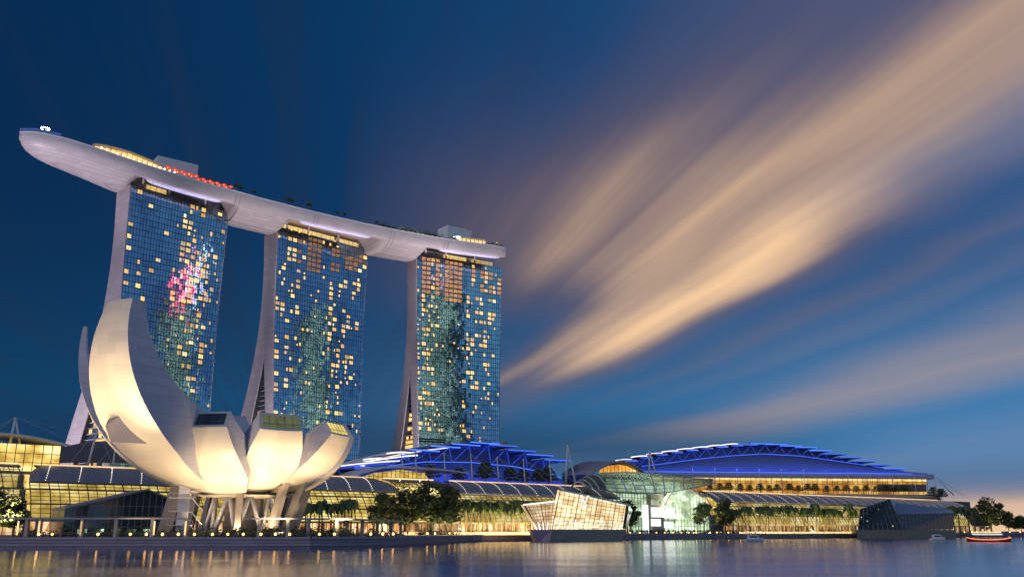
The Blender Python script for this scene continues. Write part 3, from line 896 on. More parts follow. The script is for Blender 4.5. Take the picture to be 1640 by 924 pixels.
# lilac light coves over each tower
for (a, b_) in ((129, 177), (226, 280), (327, 377)):
    cm = MB(); cr = MB(); pts = []; rad = []
    n = 24
    for k in range(n + 1):
        s = a + (b_ - a) * k / n
        t, wd = spine(s)
        d = depth(s)
        pts.append((s, t + wd - wd * cos(radians(30)) + 1.9, ZR - 1.6 - d * 0.5 + 1.5))
        rad.append(1.9 * min(1, 0.25 + 2.5 * sin(pi * k / n)))
    cm.path(pts, rad, 8)
    cm.build('cove_soffit', M['white'], PARK)
    st = MB(); st.path([(p[0], p[1] + 0.2, p[2] - rad[i] - 0.25) for i, p in enumerate(pts)][1:-1], 0.16, 5)
    st.build('cove_light', M['strip_lilac'], PARK)
    mid = pts[n // 2]
    d0 = W(pts[-1][0], pts[-1][1]) - W(pts[0][0], pts[0][1])
    la = light('cove_lamp', 'AREA', W(mid[0], mid[1] - 0.6, mid[2] - 5.2), 1200, (0.58, 0.54, 1.0), size=(b_ - a) * 0.92, size_y=0.8)
    la.rotation_euler = (pi + 0.5, 0, atan2(d0.y, d0.x))
# lift-core boxes
for (sa, sb, t0, t1, h0, nm) in ((139.5, 163, 0, 14, 9.6, 'a'), (341, 361.5, 0, 13, 9.2, 'b')):
    t, wd = spine((sa + sb) / 2)
    q = MB(); q.box(sa, sb, t + wd - 3, t + wd + 10, ZR - 0.4, ZR + h0 + 6.2)
    q.build('lift_core', M['white'], PARK)
# observation deck at the tip
q = MB()
tip = [x for x in SPINE if x[0] < 84]
q.shell([[(s, t + 0.3, ZR + 0.9), (s, t + 0.3, ZR + 2.2)] for s, t, wd in tip], (0, -0.2, 0), smooth=False)
q.build('observation_glass', M['blue_glow'], PARK)
for k in range(0, len(tip), 2):
    q = MB(); q.tube((tip[k][0], tip[k][1] + 0.7, ZR - .4), (tip[k][0], tip[k][1] + 0.7, ZR + 2.3), 0.08, n=4); q.build('glass_post', M['steel'], PARK)
# ring lamp on a mast near the tip
t, wd = spine(76)
RL = thing('ring_lamp', 'white ring shaped lamp on a short post near the tip of the sky deck', 'lamp', (76, t + 8, ZR - 0.4))
q = MB(); q.tube((76, t + 8, ZR - 0.4), (76, t + 8, ZR + 5.8), 0.18); q.build('post', M['steel'], RL)
q = MB()
for k in range(14):
    a = 2 * pi * k / 14
    q.ball((76 + 1.9 * cos(a), t + 8 + 1.9 * sin(a), ZR + 6.0), 0.18, 6, 4)
q.build('lamp_ring', M['star'].copy(), RL)
M['ring'] = RL.children[1].data.materials[0]
M['ring'].node_tree.nodes['Principled BSDF'].inputs['Emission Color'].default_value = (0.7, 0.72, 1, 1)
# restaurant pavilion with amber soffit on the left end
t0, w0 = spine(112)
RP = thing('rooftop_restaurant', 'low amber lit restaurant with sloping roof on the left end of the sky deck', 'restaurant', (112, t0 + 6, ZR - 0.4))
q = MB(); rr = []
for s in range(100, 140, 3):
    t, wd = spine(s); zz_ = ZR + 4.0 + 2.6 * sin(pi * (s - 98) / 44)
    rr.append([(s, t + 4.0, zz_ - 0.3), (s, t + 9, zz_ + 0.5), (s, t + 16, zz_)])
q.shell(rr, (0, 0, 0.3)); q.build('roof', M['white'], RP)
q = MB()
for s in range(101, 138, 3):
    t, wd = spine(s); t2, _ = spine(s + 3)
    zz_ = ZR + 3.6 + 2.6 * sin(pi * (s - 98) / 44)
    q.hexa([(s, t + 7, ZR + 0.2), (s + 2.6, t2 + 7, ZR + 0.2), (s + 2.6, t2 + 7.4, ZR + 0.2), (s, t + 7.4, ZR + 0.2),
            (s, t + 7, zz_), (s + 2.6, t2 + 7, zz_), (s + 2.6, t2 + 7.4, zz_), (s, t + 7.4, zz_)])
q.build('lit_rooms', M['win'], RP)
# row of small deck lamps
lampm = MB(); lampm.tube((0, 0, 0), (0, 0, 1.5), 0.06, n=5)
p_mesh = lampm.mesh('post', M['steel'])
lg = MB(); lg.ball((0, 0, 1.9), 0.5, 7, 5); g_mesh = lg.mesh('globe', M['deck_globe'])
for k in range(15):
    s = 103 + k * 3.0
    t, wd = spine(s)
    L_ = thing('deck_lamp', 'small pale globe lamp in the row along the left parapet of the sky deck', 'lamp', (s, t + 0.9, ZR - 0.4), group='globe lamps along the sky deck parapet')
    for nm, me in (('post', p_mesh), ('globe', g_mesh)):
        c = bpy.data.objects.new(nm, me); COL.objects.link(c); c.parent = L_
# red lit parasols
pm = MB(); n = 8
ring = [(1.5 * cos(2 * pi * k / n), 1.5 * sin(2 * pi * k / n), 2.2) for k in range(n)]
for k in range(n): pm.face([ring[k], ring[(k + 1) % n], (0, 0, 3.1)])
for k in range(n): pm.face([ring[k], (*ring[k][:2], 1.95), (*ring[(k + 1) % n][:2], 1.95), ring[(k + 1) % n]])
can = pm.mesh('canopy', M['red']); q = MB(); q.tube((0, 0, 0), (0, 0, 2.3), 0.06, n=5); pole = q.mesh('pole', M['steel'])
q = MB(); q.ball((0, 0, 1.9), 0.3, 6, 4); rl = q.mesh('lamp', M['red_lamp'])
for k in range(19):
    s = 141 + k * 2.15
    t, wd = spine(s)
    P = thing('parasol', 'red lit parasol in the row on the sky deck beside the left lift block', 'parasol', (s, t + 2.2 + (k % 2) * 1.8, ZR - 0.4 + (1.9 if k < 9 else 1.1)), group='red parasols on the sky deck')
    for nm, me in (('canopy', can), ('pole', pole), ('lamp', rl)):
        c = bpy.data.objects.new(nm, me); COL.objects.link(c); c.parent = P
# sky bar canopy with a very bright lamp
t0, w0 = spine(345)
SB = thing('sky_bar', 'white canopied sky bar with brilliant lamp in front of the right lift block', 'bar', (345, t0 + 5, ZR - 0.4))
q = MB(); rr = []
for s in range(333, 366, 3):
    t, wd = spine(s); z = ZR + 4.2 + (1.0 if s < 342 else 0) * (s - 342) * 0.3
    rr.append([(s, t + 2.5, z), (s, t + 12, z + 0.2)])
q.shell(rr, (0, 0, 0.35), smooth=False); q.build('canopy', M['white'], SB)
q = MB()
for s in range(344, 363, 3):
    t, wd = spine(s); q.box(s, s + 2.7, t + 4.5, t + 4.8, ZR, ZR + 3.9)
q.build('lit_bar_wall', M['strip_warm'], SB)
for s in range(344, 366, 4):
    q = MB(); t, wd = spine(s); q.tube((s, t + 3, ZR - 0.4), (s, t + 3, ZR + 4.2), 0.14, n=6); q.build('canopy_post', M['steel'], SB)
t, wd = spine(342); q = MB(); q.ball((342, t + 2.0, ZR + 3.0), 0.8); q.build('floodlight', M['star'], SB)

# floodlights on the podium roofs that wash the hull and the end walls
for (p, to, pw, ang, col) in (((40, 420, 34), (92, 494, 190), 1000000, 34, (0.96, .84, 1.0)), ((120, 410, 36), (150, 504, 192), 760000, 40, (1.0, .86, .92)),
                              ((205, 415, 36), (206, 510, 190), 700000, 40, (1.0, .86, .90)), ((290, 425, 54), (296, 512, 190), 620000, 44, (1.0, .86, .90)),
                              ((385, 425, 52), (358, 500, 190), 620000, 42, (1.0, .86, .90))):
    light('hull_floodlight', 'SPOT', W(*p), pw, col, W(*to), size=1.5, spot=radians(ang), blend=1.0)
for (p, to, pw) in (((66, 496, 20), (124, 522, 100), 190000), ((192, 470, 30), (219, 532, 105), 190000), ((298, 462, 34), (320, 527, 105), 190000), ((84, 540, 20), (124, 545, 80), 45000)):
    light('end_wall_floodlight', 'SPOT', W(*p), pw, (.96, .86, .98), W(*to), size=1.5, spot=radians(100), blend=1.0)
# ================================================================== lotus-shaped museum
MC = Vector((262 * sin(radians(-16)), 262 * cos(radians(-16)), 0))
mus_s, mus_t = ST(MC.x, MC.y)
MUS = thing('lotus_museum', 'pale lotus shaped museum with upturned petals lit warm from below', 'museum', (mus_s, mus_t, 0), radians(16), own=True)


def bez(p, v):
    u = 1 - v
    return tuple(u ** 3 * p[0][i] + 3 * u * u * v * p[1][i] + 3 * u * v * v * p[2][i] + v ** 3 * p[3][i] for i in (0, 1))


# name, azimuth from +x towards the camera, profile (r,z), half widths (tip, max), angular half width, inner offset at root/tip, inner width factor
ZB = 13.0
PET = [
    dict(a=135, p=[(0, ZB), (28, ZB - 1), (54, 32), (45.5, 57.6)], wt=4.4, wm=10.2, ha=16, o0=(-24, 16), om=(-14, 3), o1=(-4.4, 0.2), fi=0.86, win=False),
    dict(a=180, p=[(0, ZB), (23, ZB - 1), (47.5, 28), (45, 57.0)], wt=1.0, wm=7.4, ha=16, o0=(-10, 10), om=(-5.0, 3.0), o1=(-0.9, 0.1), fi=0.85, win=False),
    dict(a=114, p=[(0, ZB), (17, ZB - 1), (26.5, 18.5), (28.5, 28.6)], wt=6.7, wm=10.2, ha=25, o0=(-8, 12), om=(-4.5, 6.5), o1=(-1.6, 3.9), fi=1.0, win='dark'),
    dict(a=74, p=[(0, ZB), (13, ZB - .5), (23.0, 19.5), (27.5, 28.4)], wt=5.4, wm=8.6, ha=19, o0=(-8, 12), om=(-4.5, 6.5), o1=(-1.6, 4.2), fi=1.0, win='green'),
    dict(a=37, p=[(0, ZB), (13, ZB - .5), (24.0, 19), (29, 28.4)], wt=4.6, wm=8.6, ha=18, o0=(-8, 12), om=(-4.5, 6.5), o1=(-2.4, 3.6), fi=1.0, win='lit'),
    dict(a=3, p=[(0, ZB), (15, ZB - 1), (25, 18), (28, 29.0)], wt=4.6, wm=8.4, ha=18, o0=(-8, 12), om=(-4.5, 6.5), o1=(-2.4, 3.6), fi=1.0, win='dark'),
    dict(a=-34, p=[(0, ZB), (15, ZB - 1), (25, 18), (28, 31.0)], wt=4.6, wm=8.4, ha=18, o0=(-8, 12), om=(-4.5, 6.5), o1=(-2.4, 3.6), fi=1.0, win='dark'),
    dict(a=-70, p=[(0, ZB), (15, ZB - 1), (26, 18), (29, 33.0)], wt=5, wm=8.6, ha=18, o0=(-8, 12), om=(-4.5, 6.5), o1=(-2.4, 3.6), fi=1.0, win='dark'),
    dict(a=-104, p=[(0, ZB), (16, ZB - 1), (29, 20), (28, 34.0)], wt=5, wm=9, ha=18, o0=(-8, 12), om=(-4.5, 6.5), o1=(-2.4, 3.6), fi=1.0, win='dark'),
    dict(a=-140, p=[(0, ZB), (18, ZB - 1), (34, 20), (28, 30.0)], wt=5, wm=9, ha=18, o0=(-8, 12), om=(-4.5, 6.5), o1=(-2.4, 3.6), fi=1.0, win='dark'),
]


def petal(d):
    a = radians(d['a']); D = Vector((cos(a), -sin(a), 0)); N = Vector((sin(a), cos(a), 0)); Z = Vector((0, 0, 1))
    n = 30; m = 10
    outer = []; eL = []; eR = []; iL = []; iR = []
    for k in range(n + 1):
        v = 0.10 + 0.90 * k / n
        r, z = bez(d['p'], v)
        w0 = r * tan(radians(d['ha']))
        # width: wedge of the bowl at first, then a petal narrowing to its tip
        s_ = max(0.0, (v - 0.35) / 0.65)
        wp = d['wm'] + (d['wt'] - d['wm']) * s_ ** 1.7
        hw = min(w0, wp)
        if w0 > wp - 2.0:      # soft join
            hw = wp - 0.25 * max(0.0, (wp + 2.0 - w0)) * (1 if w0 < wp + 2.0 else 0)
            hw = min(hw, w0)
        row = []
        for j in range(m + 1):
            x = -1 + 2 * j / m
            bow = (1 - x * x) * hw * 0.10
            rv = bez(d['p'], min(1, v + .01)); rm = bez(d['p'], v - .01)
            tx, tz = rv[0] - rm[0], rv[1] - rm[1]; l = hypot(tx, tz); nx, nz_ = tz / l, -tx / l
            row.append(D * (r + nx * bow) + N * (x * hw) + Z * (z + nz_ * bow))
        outer.append(row)
        q = min(1.0, (v - 0.1) / 0.9)
        o_ = tuple((1 - q) ** 2 * d['o0'][i] + 2 * q * (1 - q) * d['om'][i] + q * q * d['o1'][i] for i in (0, 1))
        ri, zi = max(0.5, r + o_[0]), z + o_[1]
        hi_ = hw * d['fi'] if ri > 4 else min(hw * d['fi'], 3.0)
        eL.append(row[0]); eR.append(row[-1])
        iL.append(D * ri - N * hi_ + Z * zi); iR.append(D * ri + N * hi_ + Z * zi)
    ob = MB(); ob.grid(outer, True)
    P = ob.build('petal', M['petal'], MUS, fix=False)
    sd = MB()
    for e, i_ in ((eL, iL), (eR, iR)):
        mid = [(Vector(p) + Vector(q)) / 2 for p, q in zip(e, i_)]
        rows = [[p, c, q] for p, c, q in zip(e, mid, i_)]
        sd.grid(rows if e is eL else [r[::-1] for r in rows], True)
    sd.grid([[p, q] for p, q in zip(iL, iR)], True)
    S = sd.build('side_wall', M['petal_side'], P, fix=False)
    # tip
    oc = outer[-1]; up0, up1 = iL[-1], iR[-1]
    if not d['win']:
        c = MB(); c.face(oc + [up1, up0]); c.build('tip_cap', M['petal_side'], P, fix=False)
    else:
        bl, br, tl, tr = Vector(oc[0]), Vector(oc[-1]), Vector(up0), Vector(up1)
        bow = [Vector(x) for x in oc]
        c = MB()
        f_ = lambda x, y: (bl + (br - bl) * x) * (1 - y) + (tl + (tr - tl) * x) * y + (bow[int(round(x * m))] - (bl + (br - bl) * (round(x * m) / m))) * (1 - y)
        e_ = D * 0.02
        fr = 0.06
        xs = [0, .1, .9, 1]
        for (xa, xb, ya, yb) in ((0, 1, 0, .14), (0, 1, .86, 1), (0, .06, .14, .86), (.94, 1, .14, .86)):
            k = 10
            for q in range(k):
                x0, x1 = xa + (xb - xa) * q / k, xa + (xb - xa) * (q + 1) / k
                c.face([f_(x0, ya) + e_, f_(x1, ya) + e_, f_(x1, yb) + e_, f_(x0, yb) + e_])
        W_ = c.build('window_frame', M['petal'], P, fix=False)
        gl_ = MB(); gl_.grid([[f_(x / 10, y) - D * 0.25 for x in range(11)] for y in (0.1, 0.9)], False)
        gl_.build('window_glass', {'dark': M['dark_glass'], 'green': M['pet_green'], 'lit': M['pet_lit']}[d['win']], W_, fix=False)
        bars = MB()
        for x in (.23, .41, .59, .77): bars.tube(f_(x, .12) - D * .1, f_(x, .88) - D * .1, 0.07, n=4)
        bars.tube(f_(.06, .36) - D * .1, f_(.94, .36) - D * .1, 0.07, n=4)
        bars.build('window_bars', M['mullion'], W_, fix=False)
    # shadow-gap seam along the lower edge
    return P, outer


M['pet_green'] = glow('green_lit_window', (0.45, 0.50, 0.22), 0.34, 0.3, 0.4)
M['pet_lit'] = glow('yellow_lit_window', (1.0, 0.78, 0.22), 0.8, 0.3, 0.4)
OUT = [petal(d) for d in PET]
# seams between neighbouring petals
q = MB()
for P, outer in OUT[3:6]:
    for j in (0, -1):
        q.path([Vector(r[j]) + Vector((0, 0, -0.06)) for r in outer[:12]], 0.22, 5)
q.build('petal_seams', M['seam'], MUS)
# underside drum and the round belly
q = MB(); rows = []
for k in range(7):
    r = 12.5 * k / 6 + 0.01; z = ZB + 0.1 - 0.9 * (1 - (k / 6) ** 2)
    rows.append([(r * cos(2 * pi * j / 36), r * sin(2 * pi * j / 36), z) for j in range(36)])
q.grid(rows, True, closed=True); q.build('bowl_underside', M['petal'], MUS, fix=False)
q = MB(); q.tube((0, 0, DECK), (0, 0, ZB), 5.0, 5.0, 24); q.build('core_drum', M['stone'], MUS)
# inclined columns
COLS = [(-116, 20, 25, 1.6), (170, 17.5, 20, 1.7), (96, 11.5, 12, 1.15), (52, 16, 11, 1.25), (30, 17, 12, 1.25), (0, 17, 13, 1.1), (-40, 16, 14, 1.1), (-75, 17, 15, 1.1), (222, 17, 20, 1.3)]
for (a, r1, r0, rad) in COLS:
    a = radians(a)
    b0 = Vector((r0 * cos(a), -r0 * sin(a), DECK)); t0 = Vector((r1 * cos(a), -r1 * sin(a), 16.4))
    q = MB(); d = Vector((cos(a), -sin(a), 0)); nn = Vector((sin(a), cos(a), 0)); q.hexa(
        [b0 - d * rad - nn * rad * .7, b0 + d * rad - nn * rad * .7, b0 + d * rad + nn * rad * .7, b0 - d * rad + nn * rad * .7,
         t0 - d * rad * .8 - nn * rad * .6, t0 + d * rad * .8 - nn * rad * .6, t0 + d * rad * .8 + nn * rad * .6, t0 - d * rad * .8 + nn * rad * .6])
    q.build('column', M['stone'], MUS)
# light lattice of V braces
for k in range(9):
    a0 = radians(20 + k * 40)
    for sg in (-1, 1):
        q = MB(); q.tube((10 * cos(a0), 10 * sin(a0), DECK), (8 * cos(a0 + sg * .33), 8 * sin(a0 + sg * .33), ZB + .2), 0.55, 0.5, 8)
        q.build('lattice_brace', M['white'], MUS)
# stair tower under the left side
sx, sy = -15.0, -10.0
q = MB(); q.box(sx - 1.3, sx + 1.3, sy, sy + 2.6, DECK, 15.5); st = q.build('stair_tower', M['white'], MUS)
for k, z in enumerate((5.5, 8.9, 12.2)):
    q = MB(); q.box(sx - 3.4, sx + 2.6, sy - 2.2, sy + .2, z - .18, z); q.build('landing', M['white'], st)
    q = MB()
    q.prism([(sx + 2.2, sy - 2.0, z), (sx + 5.0, sy - 2.0, z - 3.2), (sx + 5.0, sy - 2.0, z - 3.5), (sx + 2.2, sy - 2.0, z - .35)], (0, 1.6, 0)); q.build('flight', M['white'], st)
    q = MB()
    for x in range(7): q.tube((sx - 3.3 + x, sy - 2.2, z), (sx - 3.3 + x, sy - 2.2, z + 1.1), 0.05, n=4)
    q.tube((sx - 3.4, sy - 2.2, z + 1.1), (sx + 2.6, sy - 2.2, z + 1.1), 0.06, n=4); q.build('handrail', M['steel'], st)
# projecting skylight hood on the tall petal; its dark colour stands in for shade
outer = OUT[0][1]


def on(i, j, lift=0.0):
    i0, j0 = int(i), int(j); fi, fj = i - i0, j - j0
    i1, j1 = min(i0 + 1, len(outer) - 1), min(j0 + 1, len(outer[0]) - 1)
    p = (outer[i0][j0] * (1 - fi) + outer[i1][j0] * fi) * (1 - fj) + (outer[i0][j1] * (1 - fi) + outer[i1][j1] * fi) * fj
    nrm = (outer[min(i0 + 1, 30)][j0] - outer[max(i0 - 1, 0)][j0]).cross(outer[i0][min(j0 + 1, 10)] - outer[i0][max(j0 - 1, 0)]).normalized()
    if nrm.dot(Vector((p.x, p.y, -8))) < 0: nrm = -nrm
    return p + nrm * lift


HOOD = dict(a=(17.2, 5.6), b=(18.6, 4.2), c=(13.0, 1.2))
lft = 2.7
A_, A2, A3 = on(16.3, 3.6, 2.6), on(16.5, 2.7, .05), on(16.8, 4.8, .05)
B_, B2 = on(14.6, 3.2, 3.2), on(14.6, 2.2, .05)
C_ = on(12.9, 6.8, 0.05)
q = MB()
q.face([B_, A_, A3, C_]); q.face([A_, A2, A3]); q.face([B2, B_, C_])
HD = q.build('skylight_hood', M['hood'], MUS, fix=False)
q = MB(); ins = lambda p: p
q.face([A2, A_, B_, B2]); q.build('hood_window', M['pet_green'], HD, fix=False)
for p_, q_ in ((A_, B_), (A2, A_), (B2, B_)):
    f_ = MB(); f_.tube(p_, q_, .22, n=5); f_.build('hood_frame', M['petal'], HD)
# warm floodlights around its foot
def mus_w(x, y, z):
    c, s_ = cos(radians(16)), sin(radians(16))
    return Vector((MC.x + c * x - s_ * y, MC.y + s_ * x + c * y, z))


WARM = (1.0, 0.72, 0.40)
for (a, r, to_r, to_z, pw, sz) in ((74, 33, 21, 20, 38000, 90), (108, 36, 23, 21, 32000, 90), (40, 36, 22, 21, 36000, 90), (122, 49, 46, 54, 130000, 44), (128, 50, 44, 42, 26000, 80), (150, 52, 46, 52, 70000, 60),
                                   (135, 42, 28, 24, 14000, 100), (172, 56, 46, 40, 60000, 90), (196, 54, 44, 34, 30000, 90), (62, 14, 13, 14, 5200, 140), (130, 16, 14, 14, 5200, 140), (95, 14, 13, 14, 5200, 140), (170, 17, 16, 14, 5200, 140), (5, 24, 20, 22, 6000, 100)):
    a = radians(a)
    light('museum_floodlight', 'SPOT', mus_w(r * cos(a), -r * sin(a), DECK + .8), pw, WARM, mus_w(to_r * cos(a), -to_r * sin(a), to_z), size=0.8, spot=radians(sz), blend=1.0)

light('museum_floodlight', 'SPOT', Vector((-122, 180, DECK + 1)), 130000, WARM, Vector((-95, 213, 47)), size=.8, spot=radians(48), blend=1.0)  # unseen spot added beyond the left edge to brighten the tall petal's top

# ================================================================== lobby wedge of dark glass beside the museum
def poly_building(name, label, cat, pts, t, depth, m, rails=None, group=None):
    """front elevation polygon (s,z) on plane t, with real depth"""
    s0 = sum(p[0] for p in pts) / len(pts)
    T = thing(name, label, cat, (s0, t, DECK), group=group)
    return T


lob = [at(x, y, 292) for x, y in ((104, 822), (104, 815), (236, 785), (266, 797), (290, 806), (290, 836), (104, 836))]
T = thing('glass_lobby', 'dark blue glass lobby with sloping roofline left of the museum legs', 'lobby', (lob[2][0], 292, DECK))
q = MB(); q.prism([(s, 292, max(z, DECK)) for s, z in lob[1:5]] + [(lob[4][0], 292, DECK), (lob[1][0], 292, DECK)], (0, 16, 0)); q.build('glass_body', M['dark_glass'], T)
q = MB()
for a, b_ in zip(lob[1:4], lob[2:5]):
    q.hexa([(a[0], 291.4, a[1] - .1), (b_[0], 291.4, b_[1] - .1), (b_[0], 308.5, b_[1] - .1), (a[0], 308.5, a[1] - .1), (a[0], 291.4, a[1] + .45), (b_[0], 291.4, b_[1] + .45), (b_[0], 308.5, b_[1] + .45), (a[0], 308.5, a[1] + .45)])
q.build('roof_edge', M['grey'], T)
q = MB()
s = lob[1][0] + .8
while s < lob[4][0]:
    zt = interp(s, [p[0] for p in lob[1:5]], [p[1] for p in lob[1:5]])
    q.box(s - .07, s + .07, 291.75, 291.95, DECK, zt); s += 1.9
for z in (5.2, 8.2, 11.2):
    ss = [p[0] for p in lob[1:5]]; zs_ = [p[1] for p in lob[1:5]]
    sa = ss[0]
    while interp(sa, ss, zs_) < z and sa < ss[1]: sa += .3
    sb = ss[3]
    while interp(sb, ss, zs_) < z and sb > ss[1]: sb -= .3
    if sb > sa: q.box(sa, sb, 291.7, 291.9, z - .07, z + .07)
q.build('mullions', M['grey'], T)
for k in range(5):
    q = MB(); s_ = lob[1][0] + 4 + k * 4.6; q.box(s_, s_ + 2.6, 291.6, 291.7, 3.0, 4.6); q.build('lit_window', M['city'], T)  # glowing panes put in for city lights mirrored in the lobby glass

# ================================================================== mall: glass vaults on the quay
TC, RT, RZ, Z0 = 369.0, 33.0, 24.2, 2.5


def vault(ph): return TC - RT * cos(ph), Z0 + RZ * sin(ph)


def mall_wing(label, s0, s1, roof_from=0.80, ends=(0, 0), shops=True, inner='gold'):
    T = thing('mall_wing', label, 'shopping mall', ((s0 + s1) / 2, 350, DECK), group='glass vaulted wings of the waterfront mall')
    PH0, PHE, PH1 = 0.24, roof_from, 1.42
    n = max(4, int((s1 - s0) / 4))
    # interior: glowing rooms on floor slabs, seen through the glass
    q = MB()
    for z0, z1, tb in ((7.9, 12.6, 347), (13.0, 17.6, 352), (18.0, 23.0, 358)):
        q.box(s0 + .5, s1 - .5, tb, tb + .4, z0, z1)
    q.build('lit_interior', M[inner], T)
    for z, tf in ((7.5, 337.6), (12.8, 341.0), (17.8, 345.6)):
        q = MB(); q.box(s0 + .3, s1 - .3, tf, 362, z - .2, z + .2); q.build('floor_slab', M['stone'], T)
    # glass skin
    phs = [PH0 + (PHE - PH0) * k / 8 for k in range(9)]
    q = MB(); q.grid([[(s0 + (s1 - s0) * k / n, *vault(p)) for p in phs] for k in range(n + 1)], True)
    q.build('glass_vault', M['clear_glass'], T)
    q = MB(); k = 0; s = s0
    while s <= s1 + .01:
        rib = [(s, vault(p)[0] - .08, vault(p)[1]) for p in phs]
        q.path(rib, 0.13 if k % 2 else 0.2, 4); s += 3.0; k += 1
    for p in [PH0 + (PHE - PH0) * j / 9 for j in range(10)]:
        a_, b_ = vault(p); q.box(s0, s1, a_ - .2, a_ - .02, b_ - .09, b_ + .09)
    q.build('vault_ribs', M['mullion'], T)
    # opaque upper roof with lines of little lamps
    phr = [PHE + (PH1 - PHE) * k / 8 for k in range(9)]
    rows = []
    for k in range(n + 1):
        s = s0 + (s1 - s0) * k / n
        r = []
        for p in phr:
            f = (p - PHE) / (PH1 - PHE)
            # rounded corner where the shell comes down
            sh = 0
            if ends[0] and k == 0: sh = ends[0] * f * f
            if ends[1] and k == n: sh = -ends[1] * f * f
            a_, b_ = vault(p); r.append((s + sh, a_ - .35, b_ + .3))
        rows.append(r)
    q = MB(); q.shell(rows, (0, .3, -.5)); R = q.build('roof', M['roof'], T)
    q = MB(); a_, b_ = vault(PH1); q.box(s0 + ends[0] + .5, s1 - ends[1] - .5, a_ - .1, a_ + .2, b_ + .35, b_ + .8); q.build('ridge_light', M['strip_warm'], R)
    q = MB(); s = s0 + 5
    while s < s1 - 4:
        for j in range(11):
            p = PHE + (PH1 - PHE) * (j + .5) / 11
            a_, b_ = vault(p); q.box(s + j * .42 - .09, s + j * .42 + .09, a_ - .56, a_ - .38, b_ + .34, b_ + .50)
        s += 10.5
    o = q.build('roof_lamps', M['dot'], R); o['kind'] = 'stuff'
    # ground-floor shops behind a colonnade
    if shops:
        q = MB(); q.box(s0, s1, 341.5, 342, DECK + .3, 7.2); q.build('shop_front', M['shop'], T)
        q = MB(); q.box(s0, s1, 335.0, 338.5, 7.0, 7.7); q.build('colonnade_roof', M['stone'], T)
        s = s0 + 2; kk = 0
        while s < s1:
            if kk < 40:
                q = MB(); q.box(s - .35, s + .35, 336.0, 336.7, DECK, 7.0); q.build('column', M['stone'], T)
            s += 7.5; kk += 1
        q = MB(); s = s0 + 1
        while s < s1: q.box(s - .09, s + .09, 341.2, 341.45, DECK, 7.0); s += 3.1
        q.build('shop_mullions', M['mullion'], T)
    return T


mall_wing('curving glass mall wing behind the dark glass lobby, far left', 64, 158, ends=(9, 0))
mall_wing('glass mall wing with grey roof between the museum and the big dark tree', 159, 209, ends=(0, 9))
mall_wing('short mall wing mostly hidden behind the big dark tree clump', 210, 238, roof_from=1.2)
mall_wing('glass mall wing behind the row of palms left of the crystal pavilion', 239, 341, ends=(7, 0))
mall_wing('longest glass mall wing, on the right below the amber lit hall', 417, 716, ends=(10, 16))
# far-left glass vault that rises to its own high roof
mall_wing('leftmost glass mall vault, cut by the left edge', -40, 63, roof_from=1.25, ends=(0, 0))

# upper lit hall, far left
T = thing('upper_hall', 'yellow lit glazed hall with thin curved roof, above the leftmost mall vault', 'hall', (20, 372, DECK))
q = MB(); q.box(-60, 78, 373, 373.4, 25, 34.5); q.build('lit_interior', M['gold'], T)
q = MB()
for k in range(47): q.box(-60 + 3 * k - .12, -60 + 3 * k + .12, 371.7, 371.95, 25, 34.5)
for z in (28, 31.2): q.box(-60, 78, 371.72, 371.9, z - .1, z + .1)
q.build('mullions', M['mullion'], T)
for (sa, sb) in ((-60, 44), (40, 80)):
    q = MB(); rr = []
    for k in range(13):
        s = sa + (sb - sa) * k / 12; zz_ = 34.7 + 3.0 * sin(pi * min(1, .12 + k / 12 * .88)) * (1 if sa > 0 else .75)
        rr.append([(s, 367, zz_), (s, 376, zz_ + .9), (s, 396, zz_ + .4)])
    q.shell(rr, (0, 0, -.6)); q.build('roof', M['white'], T)
q = MB(); q.box(-60, 80, 376, 420, DECK, 25); q.build('body', M['dark_roof'], T)

# dark arched roof behind it with masts
T = thing('dark_arched_hall', 'low hall with dark arched roof and warm lit strip, left of the tall petal', 'hall', (105, 410, DECK))
q = MB(); rr = []
for k in range(21):
    s = 78 + 78 * k / 20; x = (k - 10) / 10
    zc = 29 + 13.5 * (1 - x * x) ** .6
    rr.append([(s, 402, min(zc, 30.0) + (zc - 30) * .15 if zc > 30 else zc), (s, 412, zc * .72 + 10), (s, 430, zc + .5)])
q.shell(rr, (0, 0, -.6)); q.build('roof', M['dark_roof'], T)
q = MB(); q.box(80, 154, 404, 430, DECK, 28.5); q.build('body', M['dark_slab'], T)
for k in range(11):
    q = MB(); q.box(84 + 6.2 * k, 88.5 + 6.2 * k, 403.6, 403.9, 26.4, 28.3); q.build('lit_window', M['win_pale'], T)


# ================================================================== masts with cables
def mast(label, foot, top, cables, r=.5, group=None, second=None):
    T = thing('cable_mast', label, 'mast', foot, group=group)
    q = MB(); q.tube(foot, top, r, r * .55, 8); q.build('pole', M['steel'], T)
    if second:
        q = MB(); q.tube(second, top, r * .8, r * .5, 8); q.build('prop', M['steel'], T)
    for c in cables:
        q = MB(); q.tube(top, c, .085, n=4, cap=False); q.build('cable', M['cable'], T)
    return T


def A(px, py, t):
    s, z = at(px, py, t)
    return (s, t, z)


